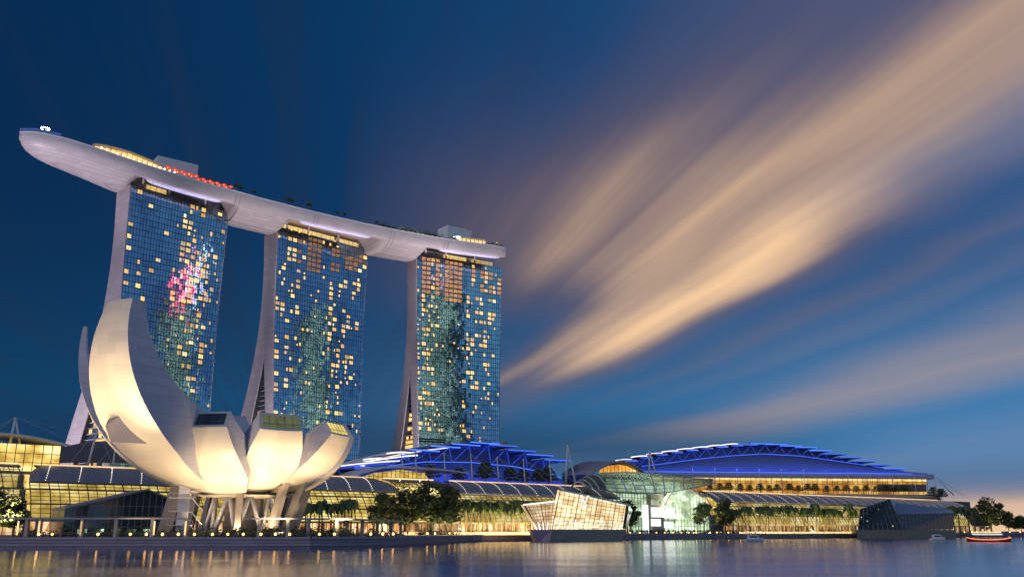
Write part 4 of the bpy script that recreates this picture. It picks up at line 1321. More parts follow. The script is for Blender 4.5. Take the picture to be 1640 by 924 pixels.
mast('tallest white cable mast at the left edge, twin legged', A(11, 732, 380), A(25, 668, 380), [A(-40, 700, 380), A(-40, 715, 400), A(110, 690, 420), A(112, 705, 420)], .62, second=A(35, 732, 386))
mast('short white cable mast at the extreme left edge', A(-3, 735, 400), A(4, 702, 400), [A(20, 730, 400), A(-40, 725, 400)], .5)
mast('left white mast leaning in front of the dark arched hall', A(139, 752, 398), A(157, 684, 398), [A(110, 745, 398), A(180, 745, 398), A(195, 735, 398)], .55)
mast('right white mast leaning in front of the dark arched hall', A(180, 752, 399), A(185, 712, 399), [A(150, 748, 399), A(215, 745, 399)], .45)
mast('tall white twin legged mast between the blue theatre and the amber gable', A(906, 776, 392), A(909, 712, 392), [A(950, 748, 405), A(970, 742, 410), A(940, 765, 395), A(920, 772, 385), A(1000, 738, 415)], .75, second=A(922, 776, 386))
mast('white twin legged mast standing in front of the white lit roof shells', A(1040, 757, 392), A(1040, 720, 392), [A(1010, 752, 395), A(1080, 752, 395)], .6, second=A(1050, 757, 388))
mast('white A shaped mast right of the amber hall, stays running down to the right', A(1501, 792, 380), A(1496, 762, 380), [A(1545, 797, 372), A(1552, 798, 376)], .55, second=A(1528, 793, 372))
TM = [(585, 700), (643, 727), (665, 722), (711, 724), (754, 727), (796, 731), (838, 734), (880, 737)]
for k, (x, y) in enumerate(TM[1:]):
    mast('white mast in the row standing on the mall roof before the blue theatre', A(x + 3, 776 if x > 650 else 760, 385), A(x, y, 385), [A(x + 40, 772, 388), A(x + 62, 774, 388), A(x - 18, y + 22, 410)], .42, 'masts before the blue theatre')
HALL_MASTS = []
for k in range(11):
    HALL_MASTS.append((1109 + k * 35.6, 746 + k * 1.3))

# ================================================================== blue-lit theatre with a fan of stepped roofs
def stepped_roof(T, S, ZC, t0, t1, n, arm, body_z, left_shell_to, tr_off):
    """n overlapping plates stepping up and down along the arc ZC(s)"""
    s0, s1 = S
    ds = (s1 - s0) / n
    peak = max(range(n), key=lambda k: ZC(s0 + (k + .5) * ds))
    for k in range(n):
        sa = s0 + k * ds; sb = sa + ds; zc = ZC((sa + sb) / 2)
        over = ds * .38
        if k < peak: xa, xb = sa - .5, sb + over
        elif k > peak: xa, xb = sa - over * .4, sb + over * .9
        else: xa, xb = sa - over * .3, sb + over
        q = MB()
        rows_ = []
        for j in range(9):
            f = j / 8; s = xa + (xb - xa) * f
            rise = 0.0
            if k < left_shell_to: rise = 2.6 * sin(pi * min(1, f * .8 + .02))
            rows_.append([(s, t0 - arm, zc + rise * .5), (s, t0 + 6, zc + rise), (s, t1, zc + rise * .6 - 1)])
        q.shell(rows_, (0, 0, -.7), smooth=False)
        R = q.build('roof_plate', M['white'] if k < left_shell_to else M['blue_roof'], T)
        q = MB(); q.box(xa + (xb - xa) * (.45 if k < left_shell_to else 0), xb, t0 - arm - .35, t0 - arm - .05, zc - .5, zc + .12); q.build('edge_light', M['strip_blue'], R)
        if k < left_shell_to:
            q = MB(); q.path([(r[0][0], r[0][1] - .3, r[0][2] + .15) for r in rows_[:7]], .24, 5); q.build('shell_light', M['strip_white'], R)
        za_, zb_ = body_z(sa) - 2, body_z(sb) - 2
        if zc - .9 > min(za_, zb_):
            q = MB(); q.hexa([(sa, t0 + 9, za_), (sb, t0 + 9, zb_), (sb, t0 + 9.5, zb_), (sa, t0 + 9.5, za_), (sa, t0 + 9, zc - .8), (sb, t0 + 9, zc - .8), (sb, t0 + 9.5, zc - .8), (sa, t0 + 9.5, zc - .8)])
            q.build('clerestory', M['blue_roof'], R)
        # zigzag struts down to the body
        zb = body_z(sa); zb2 = body_z(sb); zm = body_z((sa + sb) / 2)
        q = MB()
        for (p_, r_) in (((sa, zc - .6), ((sa + sb) / 2, zm)), ((sb, zc - .6), ((sa + sb) / 2, zm))):
            q.tube((p_[0], t0 - arm * .4, p_[1]), (r_[0], t0 + tr_off, r_[1]), .17, n=5)
        q.build('truss', M['blue_glow_truss'], R)


M['blue_glow_truss'] = mat('blue_glow_truss', (0.25, 0.35, 0.8), 0.4, emis=(0.06, 0.16, 1.0), estr=0.35)  # struts glow by themselves, standing in for blue lamp light on them
thz = lambda s: interp(s, [205, 226, 238, 256, 276, 301, 312, 325, 340, 352, 364], [30, 36, 39.8, 44.5, 48.4, 51.6, 51.4, 49.2, 47.2, 45.4, 42.4])
TH = thing('blue_theatre', 'theatre with stepped fan roof lit deep blue, below the right tower', 'theatre', (290, 420, DECK))
tbz = lambda s: interp(s, [205, 240, 270, 300, 330, 362, 378], [28, 36, 40, 41, 40, 36.5, 27])
q = MB(); rr = []
for k in range(33):
    s = 206 + (380 - 206) * k / 32; zt = tbz(s)
    rr.append([(s, 413.6, 24), (s, 414, 24 + (zt - 24) * .55), (s, 417, 24 + (zt - 24) * .85), (s, 424, zt), (s, 470, zt + 5)])
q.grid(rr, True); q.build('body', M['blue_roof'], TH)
q = MB(); q.box(206, 370, 425, 480, DECK, 24); q.build('base', M['dark_slab'], TH)
q = MB(); q.path([(s, 413.2 + 8, tbz(s) + .1) for s in range(240, 376, 3)], .22, 5); q.build('brow_light', M['strip_blue'], TH)
stepped_roof(TH, (214, 362), thz, 419, 450, 11, 6, tbz, 3, 4)
for k in range(9):
    sA = 218 + 17 * k
    light('theatre_blue_lamp', 'AREA', W(sA + 8, 405, 26.5), 1900, (0.05, 0.14, 1.0), W(sA + 8, 421, 42), size=16, size_y=1.2)

# white fan canopy left of the theatre, sweeping up
T = thing('white_canopy_roof', 'white lit sweeping shell roof rising to the blue theatre', 'canopy', (190, 400, 28))
for i, (pa, pb, pc, t) in enumerate((((478, 757), (540, 742), (640, 737), 404), ((520, 752), (600, 733), (668, 728), 410), ((560, 745), (650, 722), (720, 716), 414))):
    (sa, za), (sb, zb_), (sc, zc) = at(*pa, t), at(*pb, t), at(*pc, t)
    q = MB(); rr = []
    for k in range(15):
        f = k / 14; u_ = 1 - f
        s = u_ * u_ * sa + 2 * u_ * f * sb + f * f * sc; z = u_ * u_ * za + 2 * u_ * f * zb_ + f * f * zc
        rr.append([(s, t, z), (s, t + 5, z + .6), (s, t + 14, z - 2)])
    q.shell(rr, (0, 0, -.6)); R = q.build('roof_shell', M['white'], T)
    q = MB(); q.path([(r[0][0], r[0][1] - .25, r[0][2] - .2) for r in rr[3:]], .22, 5); q.build('shell_light', M['strip_white'], R)

# yellow lit foyer with curved canopy above the middle wing
T = thing('lit_foyer', 'yellow lit glazed foyer under a thin curved canopy, above the big dark tree', 'foyer', (210, 372, DECK))
gp = [(545, 783), (560, 770), (600, 757), (640, 752), (680, 757), (690, 775), (690, 800), (545, 800)]
pts = [at(x, y, 376) for x, y in gp]
q = MB(); q.prism([(s, 376, z) for s, z in pts], (0, 1.0, 0)); q.build('lit_interior', M['gold'], T)
q = MB(); s_lo, s_hi = pts[0][0], pts[4][0]
for k in range(20):
    s = s_lo + (s_hi - s_lo) * k / 19; zt = interp(s, [p[0] for p in pts[:6]], [p[1] for p in pts[:6]])
    q.box(s - .11, s + .11, 375.3, 375.5, 18, zt)
for z in (23, 25.6, 28.2, 31): q.box(s_lo + 4, s_hi, 375.32, 375.48, z - .09, z + .09)
q.build('mullions', M['mullion'], T)
q = MB(); rr = []
for x, y in ((545, 775), (575, 757), (610, 748), (650, 746), (700, 750), (747, 756)):
    s, z = at(x, y, 366); rr.append([(s, 364, z - .2), (s, 372, z + .6), (s, 382, z + .5)])
q.shell(rr, (0, 0, -.5)); q.build('canopy_roof', M['steel'], T)
q = MB(); q.box(pts[0][0], pts[5][0] + 12, 378, 400, DECK, 24); q.build('body', M['dark_slab'], T)

# ================================================================== atrium with ribbed glass canopy
T = thing('glass_atrium', 'bright greenish lit glass atrium under a ribbed arched canopy, right of the crystal pavilion', 'atrium', (372, 350, DECK))
a0, a1 = at(1005, 800, 345)[0], at(1062, 800, 345)[0]
q = MB(); q.box(a0 - 8, a1 - .5, 352, 352.4, DECK, 24); q.build('lit_interior', M['atrium'], T)
q = MB(); q.box(a0 - 8, a1 - .5, 345, 345.1, DECK + .3, 24); q.build('front_glass', M['clear_glass'], T)
q = MB(); s = a0 - 8
while s < a1: q.box(s - .11, s + .11, 344.75, 344.95, DECK, 24); s += 2.2
for z in (6.5, 10.2, 13.8, 17.4, 20.8): q.box(a0 - 8, a1, 344.78, 344.93, z - .12, z + .12)
q.build('mullions', M['grey'], T)
pl0, pl1 = at(1041, 800, 344)[0], at(1061, 800, 344)[0]
q = MB(); q.box(pl0, pl1, 343, 346.5, DECK, 23.5); q.build('pier', M['stone'], T)
for (xa, xb, ya, yb) in ((1043, 1058, 800, 808), (1043, 1058, 812, 828), (1043, 1058, 831, 842), (1066, 1079, 813, 828), (1064, 1078, 835, 845)):
    sa, za = at(xa, yb, 342.8); sb, zb_ = at(xb, ya, 342.8)
    q = MB(); q.box(sa, sb, 342.7, 342.85, max(za, DECK + .2), zb_); q.build('lit_window', M['white_panel'] if ya > 805 else M['atrium'], T)
sa, za = at(1030, 845, 344.4); sb, zb_ = at(1038, 808, 344.4)
q = MB(); q.box(sa, sb, 344.4, 344.6, DECK + .3, zb_); q.build('lit_window', M['white_panel'], T)
# the arched glass end of the long wing
sc_, zt = at(1098, 783, 343); sl = at(1064, 800, 343)[0]; sr = at(1140, 800, 343)[0]
q = MB(); arch = []
for k in range(17):
    a = pi * k / 16; arch.append((sc_ - cos(a) * (sc_ - sl if k < 8 else sr - sc_), 343, 12.5 + (zt - 12.5) * sin(a) ** .8))
arch = [(sl, 343, DECK)] + arch + [(sr, 343, DECK)]
q.prism([(p[0], 346, p[2]) for p in arch], (0, .4, 0)); q.build('lit_interior', M['atrium'], T)
q = MB(); q.face(arch); q.build('end_glass', M['clear_glass'], T)
q = MB()
for k in range(1, 18): q.tube(arch[k], arch[k + 1], .28, n=5) if k < 17 else None
s = sl + 2
while s < sr - 1:
    zz_ = 12.5 + (zt - 12.5) * max(0.0, 1 - ((s - sc_) / ((sc_ - sl) if s < sc_ else (sr - sc_))) ** 2) ** .45
    q.box(s - .09, s + .09, 342.75, 342.92, DECK, zz_); s += 2.6
for z in (6.5, 9.5, 12.5, 15.5, 18.5): q.box(sl + .5 + max(0, z - 14) * .5, sr - .5 - max(0, z - 12) * 1.5, 342.77, 342.9, z - .08, z + .08)
q.build('end_mullions', M['green_bar'] if 'green_bar' in M else M['grey'], T)
# canopy shell: low front edge, arched back edge
fr_ = [(938, 778), (960, 784), (990, 788), (1020, 789.5), (1050, 790.5), (1080, 787), (1110, 781), (1142, 774)]
bk_ = [(915, 779), (935, 764), (965, 757), (1000, 755.5), (1040, 757), (1080, 761), (1110, 766), (1142, 772.5)]
rr = []
for (f0, b0) in zip(fr_, bk_):
    (sf, zf), (sb, zb_) = at(*f0, 338), at(*b0, 360)
    r = []
    for j in range(9):
        k = j / 8
        r.append((sf + (sb - sf) * k, 338 + 22 * k, zf + (zb_ - zf) * k + 2.2 * sin(pi * k)))
    rr.append(r)
q = MB(); q.shell(rr, (0, .05, .2)); CAN = q.build('arched_canopy', M['green_glass'], T)
q = MB()
import itertools
def lerp3(a, b, k): return tuple(a[i] + (b[i] - a[i]) * k for i in range(3))
nr = 15
for k in range(nr):
    x = k / (nr - 1) * (len(rr) - 1); i = min(int(x), len(rr) - 2); f = x - i
    rib = MB(); rib.path([lerp3(rr[i][j], rr[i + 1][j], f) for j in range(9)], .36, 5); rib.build('canopy_rib', M['white'], CAN)
for j in range(0, 9): q.path([(r[j][0], r[j][1], r[j][2] - .1) for r in rr], .16 if 0 < j < 8 else .34, 5)
q.build('canopy_purlins', M['grey'], CAN)
q = MB(); q.box(346, 404, 361, 361.4, 24.5, 31.0); q.build('upper_lit_interior', M['atrium'], T)
for k in range(6):
    q = MB(); q.box(349 + 9 * k, 354 + 9 * k, 360.6, 360.9, 26.0, 28.6); q.build('lit_window', M['white_panel'], T)
light('atrium_lamp', 'AREA', W(368, 347, 11), 26000, (0.92, 1.0, 0.8), W(370, 349, 30), size=40, size_y=8)
q = MB(); q.box(a0 - 14, sr, 362, 400, DECK, 27); q.build('body', M['dark_slab'], T)

# ================================================================== amber exhibition hall with blue stepped roof
HO, HD_ = Vector((609, 522)), Vector((0.861, -0.507)); HN_ = Vector((0.507, 0.861))      # the hall stands at an angle to the mall
HROT = R0 + atan2(HD_.y, HD_.x)


def hall_st(x, y): return tuple(HO + HD_ * x + HN_ * y)


def ath(px, py, y=0.0):
    """(x, z) in the hall's own frame, on its plane y"""
    f = 1455.0; yy = 462 - py
    r = (px - 820, f * cos(PITCH) - yy * sin(PITCH), f * sin(PITCH) + yy * cos(PITCH))
    rs, rt = ST(r[0], r[1]); v = Vector((rs, rt))
    k = (HO + HN_ * y).dot(HN_) / v.dot(HN_)
    return (v * k - HO).dot(HD_), 4 + r[2] * k


EH = thing('exhibition_hall', 'wide exhibition hall with amber lit glass band and blue lit stepped roof', 'hall', (HO.x, HO.y, 0), HROT, own=True)
zf0, zf1 = ath(1300, 766)[1], ath(1300, 758)[1]
xl, xr = ath(1000, 760)[0], ath(1484, 760)[0]
zt0 = ath(1300, 791, -9)[1]
q = MB(); q.box(xl, xr, 2.2, 2.6, zt0 - 2, zf0 + .3); q.build('lit_interior', M['amber'], EH)
q = MB(); q.box(xl, xr, 1.0, 1.8, zf0 - 1.6, zf0 + .2); q.build('lit_ceiling', M['hall_strip'], EH)
q = MB(); x = xl
while x < xr + .1: q.box(x - .13, x + .13, -.3, 0, zt0 - 1, zf0); x += 4.6
for z in (zt0 + 4.5, zt0 + 9): q.box(xl, xr, -.28, -.05, z - .14, z + .14)
q.build('mullions', M['mullion'], EH)
q = MB(); q.box(xl, xr + 2, -14, 2, zt0 - 3.0, zt0); q.build('terrace', M['stone'], EH)
q = MB(); q.box(ath(1404, 780)[0], xr - 3, -2.6, -1.0, ath(1440, 787)[1], ath(1440, 776)[1]); q.build('balcony_wall', M['dark_roof'], EH)
q = MB(); q.box(xl, xr + 4, -5, 6, zf0 + .02, zf1); q.build('fascia', M['grey'], EH)
q = MB(); q.box(xl, xr, 2.7, 40, DECK, zf0 - .2); q.build('body', M['dark_slab'], EH)
q = MB(); q.box(xl, xr + 2, -14, 2.0, DECK, zt0 - 3.02); q.build('podium', M['dark_slab'], EH)
dome = [ath(a, b_, 12) for a, b_ in ((960, 757), (1000, 750), (1060, 743), (1120, 735), (1170, 730), (1220, 727), (1280, 730), (1330, 737), (1400, 747), (1450, 755.5), (1487, 758))]
plts = [ath(a, b_, 3) for a, b_ in ((965, 752), (985, 741), (1010, 735), (1040, 729), (1070, 724.5), (1100, 720), (1160, 713.5), (1225, 709.5), (1290, 716), (1360, 732), (1440, 752), (1490, 758))]
ebz = lambda x: max(zf1 + .1, interp(x, [p[0] for p in dome], [p[1] for p in dome]))
ehz = lambda x: interp(x, [p[0] for p in plts], [p[1] for p in plts])
q = MB(); rr = []
for k in range(61):
    x = xl + (xr - xl) * k / 60; zt = ebz(x); h_ = zt - zf1
    rr.append([(x, -3, zf1 - .1), (x, -2, zf1 + h_ * .30), (x, 1.5, zf1 + h_ * .62), (x, 6, zf1 + h_ * .86), (x, 12, zt), (x, 40, zt + .8)])
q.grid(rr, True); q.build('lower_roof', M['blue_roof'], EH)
q = MB(); q.path([(rr[k][4][0], 11.6, rr[k][4][2] + .2) for k in range(4, 58, 2)], .2, 5); q.build('brow_light', M['strip_blue'], EH)
q = MB(); q.box(xl + 10, xr - 16, -3.5, -3.1, zf1 + .02, zf1 + .5); q.build('foot_light', M['strip_blue'], EH)
stepped_roof(EH, (ath(988, 750)[0], ath(1446, 750)[0]), ehz, 9, 38, 19, 6, ebz, 8, 3)
for k in range(10):
    x = xl + (xr - xl) * (k + .5) / 10; s_, t_ = hall_st(x, -9); s2_, t2_ = hall_st(x, 8)
    light('hall_blue_lamp', 'AREA', W(s_, t_, zf1 + 2.2), 1150, (0.05, 0.14, 1.0), W(s2_, t2_, zf1 + 9), size=26, size_y=1.2)
for (px, py) in HALL_MASTS:
    def hp(a, b_, y):
        x, z = ath(a, b_, y); return (*hall_st(x, y), z)
    mast('white mast in the row along the front of the amber lit hall', hp(px + 3, 791, -8), hp(px, py, -8), [hp(px + 20, 757, 0), hp(px - 12, 757, 0)], .34, 'masts before the amber hall')
# amber gable at the left end
gp = [(946, 757), (958, 749), (975, 742), (992, 739), (1008, 742), (1022, 750), (1030, 757)]
T = thing('amber_gable', 'arched gable glowing amber under a curved grey roof, over the glass canopy', 'hall', (400, 402, DECK))
pts = [at(x, y, 402) for x, y in ((960, 760), (962, 752), (975, 745.5), (990, 743.5), (1004, 746), (1018, 753), (1024, 758), (1024, 760))]
q = MB(); q.prism([(s, 402, z) for s, z in pts], (0, .6, 0)); q.build('lit_interior', M['amber'], T)
q = MB()
for k in range(12):
    s = pts[0][0] + (pts[-1][0] - pts[0][0]) * k / 11; zt_ = interp(s, [p[0] for p in pts], [p[1] for p in pts]); q.box(s - .12, s + .12, 401.5, 401.7, pts[0][1] - 1, zt_)
q.build('mullions', M['mullion'], T)
rr = []
for x, y in ((944, 760), (952, 753), (965, 745), (980, 740), (992, 738.5), (1004, 740), (1014, 745), (1024, 752), (1030, 757.5)):
    s, z = at(x, y, 400); rr.append([(s, 398, z), (s, 404, z + .4), (s, 425, z + 1.5)])
q = MB(); q.shell(rr, (0, 0, -.7)); q.build('roof', M['grey'], T)
q = MB(); q.box(pts[0][0] - 10, pts[-1][0] + 10, 403, 424, DECK, pts[0][1]); q.build('body', M['dark_slab'], T)

# ================================================================== crystal pavilion on the water
def facet(name, m, T, quads, grid_m=None, nu=6, nv=6, bar=.09, thick=None):
    pass


LV = thing('crystal_pavilion', 'faceted glass pavilion glowing warm on a grey boat shaped plinth, monogram on its front', 'pavilion', (258, 285, 0))


def LP(px, py, t): s, z = at(px, py, t); return Vector((s, t, z))


tA, tB = 281.0, 285.0
# main facet (right), and left facet turned back; roof falls to the right
m_bl, m_br, m_tr, m_tl = LP(884, 848, tA), LP(1001, 848, 287), LP(1007, 808, 286), LP(897, 784, tA)
l_bl, l_br, l_tr, l_tl = LP(862, 847, 291), LP(884, 848, tA), LP(893, 802, tA + .4), LP(838, 808, 291)


def quad_pt(q, u, v): return (q[0] * (1 - u) + q[1] * u) * (1 - v) + (q[3] * (1 - u) + q[2] * u) * v


back = Vector((0, 15, 0)); inn = Vector((0, 1.6, 0))
for nm, q4, nu, nv in (('main_facet', (m_bl, m_br, m_tr, m_tl), 15, 9), ('left_facet', (l_bl, l_br, l_tr, l_tl), 8, 8)):
    q = MB(); q.face(list(q4)); G = q.build(nm, M['clear_glass'], LV, fix=False)
    q = MB(); q.grid([[quad_pt(q4, u / 8, v / 8) + inn for u in range(9)] for v in range(9)], False); q.build('lit_interior', M['lv_inner'], G, fix=False)
    q = MB()
    for k in range(nu + 1): q.tube(quad_pt(q4, k / nu, 0) - Vector((0, .1, 0)), quad_pt(q4, k / nu, 1) - Vector((0, .1, 0)), .17 if k % 4 == 0 else .10, n=4)
    for k in range(nv + 1): q.tube(quad_pt(q4, 0, k / nv) - Vector((0, .1, 0)), quad_pt(q4, 1, k / nv) - Vector((0, .1, 0)), .10 if 0 < k < nv else .2, n=4)
    q.build('facet_bars', M['lv_bar'] if 'lv_bar' in M else M['grey'], G)
    for k in range(nu):
        if nm == 'main_facet' or k % 2 == 0:
            q = MB(); c0 = quad_pt(q4, (k + .35) / nu, 0.0) + Vector((0, 1.2, 0)); c1 = quad_pt(q4, (k + .6) / nu, .27) + Vector((0, 1.2, 0))
            q.tube(c0, c1, .32, n=5); q.build('inner_light', M['strip_white'], G)
# right return facet, roof and rear
r_b, r_t = LP(1001, 848, 287), LP(1007, 808, 286)
rb2, rt2 = LP(1004, 846, 297), LP(1013, 817, 297)
q = MB(); q.face([r_b, rb2, rt2, r_t]); q.build('right_facet', M['dark_glass'], LV, fix=False)
q = MB(); q.face([m_tl, m_tr, rt2, LP(905, 800, 298)]); q.face([l_tl, l_tr, m_tl, LP(905, 800, 298)]); q.build('roof', M['grey'], LV, fix=False)
q = MB(); q.face([m_bl + (m_tl - m_bl) * .8, m_tl, l_tr + (m_tl - l_tr) * .0]); q.face([l_bl, l_tl, LP(905, 800, 298), LP(900, 846, 298)]); q.face([LP(900, 846, 298), LP(905, 800, 298), rt2, rb2]); q.build('rear_glass', M['dark_glass'], LV, fix=False)
q = MB(); q.prism([m_tl - Vector((0, .3, .3)), m_tr - Vector((0, .3, .3)), m_tr + Vector((0, -.3, .35)), m_tl + Vector((0, -.3, .35))], (0, .8, 0)); q.build('roof_edge', M['white'], LV)
q = MB(); q.tube(l_tl, l_tr, .3, n=5); q.build('eave_light', M['strip_white'], LV)
# plinth like a blunt hull
pl = [(846, 849), (890, 848), (1004, 848), (998, 866), (873, 868), (858, 867)]
b = [LP(850, 848.5, 290), LP(884, 848.2, 280.4), LP(1003, 848.2, 286.4), Vector((LP(1004, 848, 298).x, 300, 5)), Vector((LP(850, 848, 300).x, 302, 5))]
zt_ = 4.55
tp = [Vector((p.x, p.y, zt_)) for p in b]
fx = LP(872, 868, 281).x
bt = [Vector((LP(862, 868, 289).x, 289, -.5)), Vector((LP(880, 868, 281.4).x, 281.4, -.5)), Vector((LP(997, 866, 286.6).x, 287, -.5)), Vector((b[3].x - 2, 299, -.5)), Vector((b[4].x + 2, 301, -.5))]
for i, nm in ((0, 'plinth_bow'), (1, 'plinth_front')):
    q = MB(); q.face([bt[i], bt[i + 1], tp[i + 1], tp[i]]); q.build(nm, M['plinth_dark'] if i == 0 else M['plinth'], LV, fix=False)
q = MB(); q.face(tp)
for i in (2, 3, 4): q.face([bt[i], bt[(i + 1) % 5], tp[(i + 1) % 5], tp[i]])
q.build('plinth_rear', M['plinth'], LV, fix=False)
# monogram: overlapping L and V in white light
mg = [(926, 796, 930, 812, 1.0), ]
c = LP(936, 803, 280.4)
MG = None
q = MB(); S_ = .72
Lp = [((-2.6, -2.6), (-1.0, 2.2)), ((-2.6, -2.6), (1.6, -2.6))]
Vp = [((-2.2, 3.2), (.2, -1.0)), ((.2, -1.0), (3.0, 3.2))]
def stroke(mb, a, b, r): mb.tube((c.x + a[0] * S_, c.y, c.z + a[1] * S_), (c.x + b[0] * S_, c.y, c.z + b[1] * S_), r, n=6)
for a, b_ in Lp + Vp: stroke(q, a, b_, .26)
for a in ((-3.0, 3.2), (2.2, 3.2)): stroke(q, a, (a[0] + 1.5, a[1]), .17)
stroke(q, (-1.8, 2.2), (-.3, 2.2), .17); stroke(q, (1.6, -2.6), (1.9, -1.5), .17)
q.build('monogram', M['white_panel'], LV)
light('pavilion_lamp', 'AREA', W(258, 284.5, 5.5), 3000, (1, .75, .45), W(258, 286, 14), size=20, size_y=2)

# dark unlit pavilion to the right
DP = thing('dark_pavilion', 'dark faceted glass pavilion with blue grey roof on a stone plinth, unlit', 'pavilion', (545, 305, 0))
tD = 300.0
P_ = lambda x, y, dt=0: LP(x, y, tD + dt)
a_bl, a_br, a_tr, a_tl = P_(1374, 849, 4), P_(1446, 849), P_(1425, 799, 1.5), P_(1377, 815, 5)
b_bl, b_br, b_tr, b_tl = P_(1446, 849), P_(1526, 847, 4), P_(1528, 821, 4.6), P_(1437, 823, .6)
top_r = P_(1434, 805, 9)
for nm, q4, nu in (('left_facet', (a_bl, a_br, a_tr, a_tl), 9), ('right_facet', (b_bl, b_br, b_tr, b_tl), 15)):
    q = MB(); q.face(list(q4)); G = q.build(nm, M['black_glass'], DP, fix=False)
    q = MB()
    for k in range(nu + 1):
        q.tube(quad_pt(q4, k / nu, 0) - Vector((0, .1, 0)), quad_pt(q4, min(1, k / nu + (.06 if nm[0] == 'r' else 0)), 1) - Vector((0, .1, 0)), .15, n=4)
    for k in range(5): q.tube(quad_pt(q4, 0, k / 4) - Vector((0, .1, 0)), quad_pt(q4, 1, k / 4) - Vector((0, .1, 0)), .07, n=4)
    q.build('facet_bars', M['grey'], G)
for (u_, v_) in ((.55, .78), (.2, .4), (.8, .15), (.05, .6)):
    q = MB(); pt = quad_pt((a_bl, a_br, a_tr, a_tl), u_, v_) - Vector((0, .2, 0)); q.ball(pt, .35, 6, 4); q.build('inner_lamp', M['win_pale'], DP)
far_r = P_(1523, 815, 24); far_l = P_(1436, 806, 24)
q = MB(); q.face([b_tl, b_tr, far_r, top_r]); q.build('roof', M['slate_blue'], DP, fix=False)
q = MB(); q.face([a_tr, b_tl, top_r]); q.face([a_br, b_tl, a_tr]); q.face([a_tl, a_tr, top_r, P_(1385, 815, 24)]); q.face([a_bl, a_tl, P_(1385, 815, 24), P_(1380, 848, 24)]); q.face([b_br, P_(1526, 847, 26), far_r, b_tr]); q.build('side_glass', M['black_glass'], DP, fix=False)
zt_ = 4.7
pp = [(P_(1372, 849, 3).x, tD + 3), (P_(1456, 849, -1).x, tD - 1.0), (P_(1528, 849, 3).x, tD + 3.0), (P_(1530, 849, 20).x, tD + 20), (P_(1372, 849, 20).x, tD + 20)]
q = MB(); q.prism([(x, y, -.6) for x, y in pp], (0, 0, zt_ + .6)); q.build('plinth', M['plinth_stone'], DP)
# ================================================================== planting
def leafquad(mb, c, r, rng):
    a = rng.uniform(0, 2 * pi); b_ = rng.uniform(-.9, .9)
    x = Vector((cos(a) * cos(b_), sin(a) * cos(b_), sin(b_))); y = x.cross(Vector((rng.uniform(-1, 1), rng.uniform(-1, 1), rng.uniform(-1, 1)))).normalized()
    c = Vector(c)
    mb.face([c - x * r, c - y * r * .55, c + x * r, c + y * r * .55])


def broad_tree(seed, h, cr, trunk_h, n=1500, leaf_r=.42, leafm='dark_leaf', clumps=15, up=0.0):
    rng = random.Random(seed)
    tk = MB(); tips = []
    base = [(0, 0, 0), (rng.uniform(-.1, .1), rng.uniform(-.1, .1), trunk_h * .5), (rng.uniform(-.3, .3), rng.uniform(-.2, .2), trunk_h)]
    tk.path(base, [h * .028, h * .022, h * .019], 7)
    for k in range(7):
        a = 2 * pi * k / 7 + rng.uniform(-.3, .3); rr_ = cr * rng.uniform(.45, .8)
        e = (rr_ * cos(a), rr_ * sin(a), trunk_h + (h - trunk_h) * rng.uniform(.25, .75))
        m_ = (e[0] * .4, e[1] * .4, trunk_h + (e[2] - trunk_h) * .62)
        tk.path([base[2], m_, e], [h * .014, h * .009, h * .004], 5)
    cw = MB()
    cs = []
    for k in range(clumps):
        a = rng.uniform(0, 2 * pi); q = sqrt(rng.uniform(0.02, 1)); zz_ = rng.uniform(0, 1)
        env = sqrt(max(.05, 1 - (2 * zz_ - .85) ** 2 * .8))
        cs.append((cr * .78 * q * cos(a) * env, cr * .78 * q * sin(a) * env, trunk_h * .95 + (h - trunk_h) * (zz_ * .82 + .04), cr * rng.uniform(.22, .42)))
    for k in range(n):
        c = cs[k % clumps]
        while True:
            p = Vector((rng.uniform(-1, 1), rng.uniform(-1, 1), rng.uniform(-1, 1)))
            if .25 < p.length < 1: break
        p = p * (c[3]); p.z *= .7
        leafquad(cw, (c[0] + p.x, c[1] + p.y, c[2] + p.z), leaf_r * rng.uniform(.6, 1.3), rng)
    return tk.mesh('trunk', M['trunk']), cw.mesh('crown', M[leafm])


def palm(seed, h, fr=2.75, n=21):
    rng = random.Random(seed)
    tk = MB(); b_ = rng.uniform(-.35, .35)
    tk.path([(0, 0, 0), (b_ * .3, 0, h * .4), (b_, 0, h * .8), (b_ * 1.1, 0, h)], [.27, .2, .17, .16], 7)
    cw = MB()
    for k in range(n):
        a = 2 * pi * k * .618 + rng.uniform(-.2, .2); L = fr * rng.uniform(.8, 1.12); up = rng.uniform(.1, 1.5)
        d = Vector((cos(a), sin(a), 0)); sd = Vector((-sin(a), cos(a), 0)); prev = None
        for j in range(7):
            f = j / 6
            r_ = L * (f * (.95 - .30 * f * up)); z = L * (up * f - (1.25 + .35 * up) * f * f)
            p = Vector((b_ * 1.1, 0, h)) + d * r_ + Vector((0, 0, z)); wd = .62 * sin(pi * min(1, .12 + f * .86)) * L / 2.5
            cur = (p - sd * wd - Vector((0, 0, wd * .75)), p, p + sd * wd - Vector((0, 0, wd * .75)))
            if prev:
                # leaflets: leave gaps
                m0 = (prev[0] + cur[0]) / 2; m1 = (prev[2] + cur[2]) / 2
                cw.face([prev[1], prev[0], m0, (prev[1] * .4 + cur[1] * .6)]); cw.face([prev[1], (prev[1] * .4 + cur[1] * .6), m1, prev[2]])
                cw.face([(prev[1] + cur[1]) / 2, (m0 * .4 + cur[0] * .6), cur[0], cur[1]]); cw.face([(prev[1] + cur[1]) / 2, cur[1], cur[2], (m1 * .4 + cur[2] * .6)])
            prev = cur
    return tk.mesh('trunk', M['palm_trunk']), cw.mesh('fronds', M['palm_leaf'])


